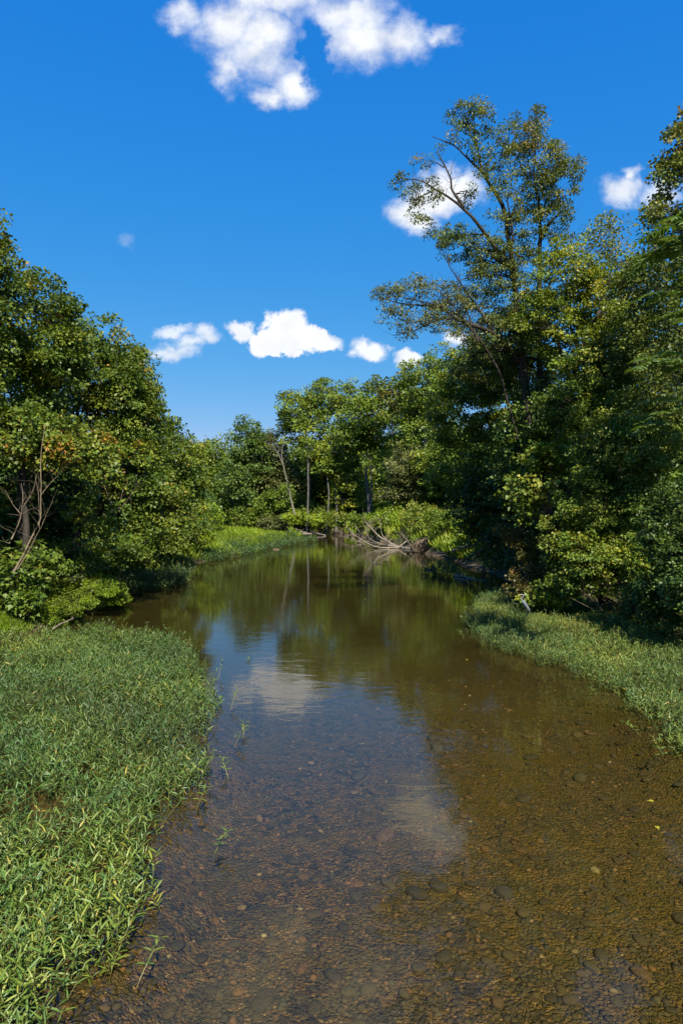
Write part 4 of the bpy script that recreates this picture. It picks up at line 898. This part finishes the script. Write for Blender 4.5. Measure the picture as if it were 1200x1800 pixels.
for i,(px,py,h,ln,lab) in enumerate([(240,1728,.28,(.10,.22),'lone light green sprig standing in open water at the lower left'),(375,1500,.3,(.12,.05),'forked sprig leaning out from the lower left bed edge'),(402,1365,.3,(-.1,.1),'small sprig right of the bed at its widest bulge'),
   (412,1310,.35,(.12,.1),'drooping sprig with dark leaves off the left bed edge'),(428,1292,.25,(.0,.1),'outermost sprig right of the left willow bed'),(405,1245,.45,(.1,.15),'tall sprig arching over the blue reflection'),(384,1190,.5,(.05,.2),'sprig at the far corner of the left willow bed'),
   (437,1162,.12,(0,0),'tiny lone leaf tuft floating in the blue reflection'),(345,1420,.35,(.1,.0),'sprig rising beside the notch in the left bed'),(1050,1225,.3,(-.15,-.05),'sprig fallen outward from the right willow bed'),(1125,1290,.3,(-.25,-.1),'long sprig trailing in the water off the right bed'),
   (1165,1330,.25,(-.1,-.1),'lowest sprig by the right bed near the frame edge'),(815,1120,.3,(-.15,0),'sprig off the far tip of the right willow bed')]):
    sprig(lab,px,py,h,ln,200+i,pairs=5 if h>.15 else 3,L=.13 if i<6 else .15)
rw = np.random.default_rng(15)
p_ = np.stack([rw.normal(7.25,.7,90), rw.normal(50,.9,90)],1)
lf_, st = stems(np.column_stack([p_,np.full(90,-.1)]), rw, h=(.6,1.1), pairs=5, L=.3, wr=.08, tint0=.25)
V,F,Tt = join([lf_,st]); tag(obj('weed_tuft', mesh_np('weed_tuft',V,F,M['willow'],tint=Tt)),'round tuft of water weeds beside the bleached stick','plant')
# floating leaves
for i,(px,py,c_) in enumerate([(690,1013,0),(640,1025,0),(640,1053,0),(1148,1408,0),(1153,1452,0),(820,1160,0),(655,1010,0),(720,1030,0)]):
    b = G(px,py,.006); s_ = .10+.001*b[1]; a = rw.uniform(0,6.28)
    V,F,Tt = leaves(np.zeros((1,3)),np.array([[math.cos(a),math.sin(a),.05]]),np.array([[0,0,1.]]),np.array([s_]),np.array([s_*.6]),np.array([1.0]),'lobed')
    tag(obj('floating_leaf', mesh_np('floating_leaf',V,F,M['maple'],tint=Tt),loc=b),['pale leaf afloat left of the bleached stick','pale leaf afloat in mid river below the tree reflections','nearer pale leaf afloat at mid river','bright yellow leaf afloat at the right frame edge','yellow leaf just nearer than the one at the right edge','pale leaf afloat off the tip of the right willow bed','farthest pale leaf afloat under the dead branches','leaf afloat alone in the dark reflection mid right'][i],'leaf','fallen leaves floating on the river')

# ------------------------------------------------------------------ heron
def heron():
    D_ = 27.6; b = W(921,1088,D_); b[2] = .12
    root = tag(bpy.data.objects.new('heron',None),'grey blue heron standing in the right willow bed facing left','bird'); COL.objects.link(root); root.location = b
    # body, neck and head as one lofted surface: (x, z, half-width y, half-height) along the spine, x to the right
    pr = [(.27,.36,.012,.010),(.22,.42,.03,.025),(.15,.52,.062,.055),(.07,.64,.085,.085),(-.01,.75,.085,.09),(-.06,.82,.06,.065),(-.09,.87,.035,.04),(-.12,.91,.024,.028),(-.135,.95,.020,.022),
          (-.11,.99,.018,.019),(-.07,1.02,.017,.018),(-.04,1.06,.017,.018),(-.045,1.10,.019,.020),(-.075,1.125,.024,.025),(-.11,1.13,.026,.026),(-.15,1.128,.018,.018),(-.175,1.126,.012,.012)]
    ctr = smooth_line([(a,0,c) for a,c,_,_ in pr], 60); rw_ = np.interp(np.linspace(0,1,60), np.linspace(0,1,len(pr)), [p[2] for p in pr]); rh = np.interp(np.linspace(0,1,60), np.linspace(0,1,len(pr)), [p[3] for p in pr])
    T_ = unit(np.gradient(ctr,axis=0)); up = unit(np.cross(T_, np.array([0,1.,0]))); sides = 14; a = np.arange(sides)*2*np.pi/sides
    V = ctr[:,None]+rw_[:,None,None]*np.array([0,1.,0])*np.cos(a)[None,:,None]+rh[:,None,None]*up[:,None]*np.sin(a)[None,:,None]
    idx = np.arange(60*sides).reshape(60,sides); Fq = np.stack([idx[:-1],np.roll(idx,-1,1)[:-1],np.roll(idx,-1,1)[1:],idx[1:]],-1).reshape(-1,4)
    tint = np.repeat(np.interp(np.linspace(0,1,60),[0,.12,.42,.5,.62,.75,.85,.9,1],[.25,.3,.45,.65,.75,.7,.95,1,1]),sides)
    m,g = new_mat('heron_feathers'); at = g.n('ShaderNodeAttribute'); at.attribute_name='tint'; tcn = g.n('ShaderNodeTexCoord')
    mp = g.n('ShaderNodeMapping'); g.t.links.new(tcn.outputs['Object'],mp.inputs[0]); mp.inputs['Scale'].default_value=(30,60,12); mp.inputs['Rotation'].default_value=(0,-.6,0)
    nz = g.noise(mp.outputs[0],1.0,4,.6)
    c = g.ramp(at.outputs['Fac'],[(.2,(.08,.10,.13)),(.45,(.15,.165,.19)),(.62,(.22,.21,.20)),(.8,(.26,.24,.21)),(1,(.46,.45,.42))])
    c = g.mixc(g.mapr(nz,.45,.62,0,.6),c,(.10,.12,.15)); output(g,principled(g,c,.8,nz,.4,.01,.2).outputs[0])
    obj('body', mesh_np('body',V.reshape(-1,3),[Fq, idx[:1][:,::-1], idx[-1:]],m,tint=tint,smooth=True),root)
    md,g = new_mat('heron_dark'); output(g,principled(g,(.035,.04,.055),.6).outputs[0])
    mb,g = new_mat('heron_bill'); output(g,principled(g,(.55,.42,.16),.4).outputs[0])
    V,F = tubes(np.array([[(-.165,0,1.127),(-.24,0,1.122),(-.32,0,1.118)]]),np.array([[.013,.009,.001]]),6); obj('bill',mesh_np('bill',V,F,mb,smooth=True),root)
    for s_ in (-1,1):
        V,F = tubes(np.array([[(-.13,.018*s_,1.142),(-.08,.022*s_,1.148),(-.01,.012*s_,1.135),(.04,.004*s_,1.11)]]),np.array([[.004,.008,.006,.001]]),5); obj('crest_plume',mesh_np('crest_plume',V,F,md),root)
        w_ = [(-.05,.085*s_,.80,.02),(.03,.100*s_,.70,.055),(.12,.088*s_,.57,.055),(.20,.055*s_,.45,.035),(.25,.03*s_,.37,.008)]
        V,F = tubes(np.array([[p[:3] for p in w_]]),np.array([[p[3] for p in w_]]),8); V = V*np.array([1,.45,1])+np.array([0,.05*s_,0]); obj('wing',mesh_np('wing',V,F,m,tint=np.full(len(V),.4),smooth=True),root)
        lx = .07+.03*s_
        V,F = tubes(np.array([[(lx,.035*s_,.60),(lx+.02,.035*s_,.44),(lx+.035,.035*s_,.30),(lx+.01,.035*s_,.14),(lx,.035*s_,-.05)]]),np.array([[.03,.018,.009,.007,.007]]),6); obj('leg',mesh_np('leg',V,F,md,smooth=True),root)
        bpyr = tubes(np.array([[(-.125,.024*s_,1.136),(-.125,.030*s_,1.136)]]),np.array([[.006,.004]]),6); obj('eye',mesh_np('eye',bpyr[0],bpyr[1],mb),root)
    root.scale = (.92,.92,.92)
heron()
print('TRIANGLES', TRIS[0], 'OBJECTS', len(bpy.data.objects))
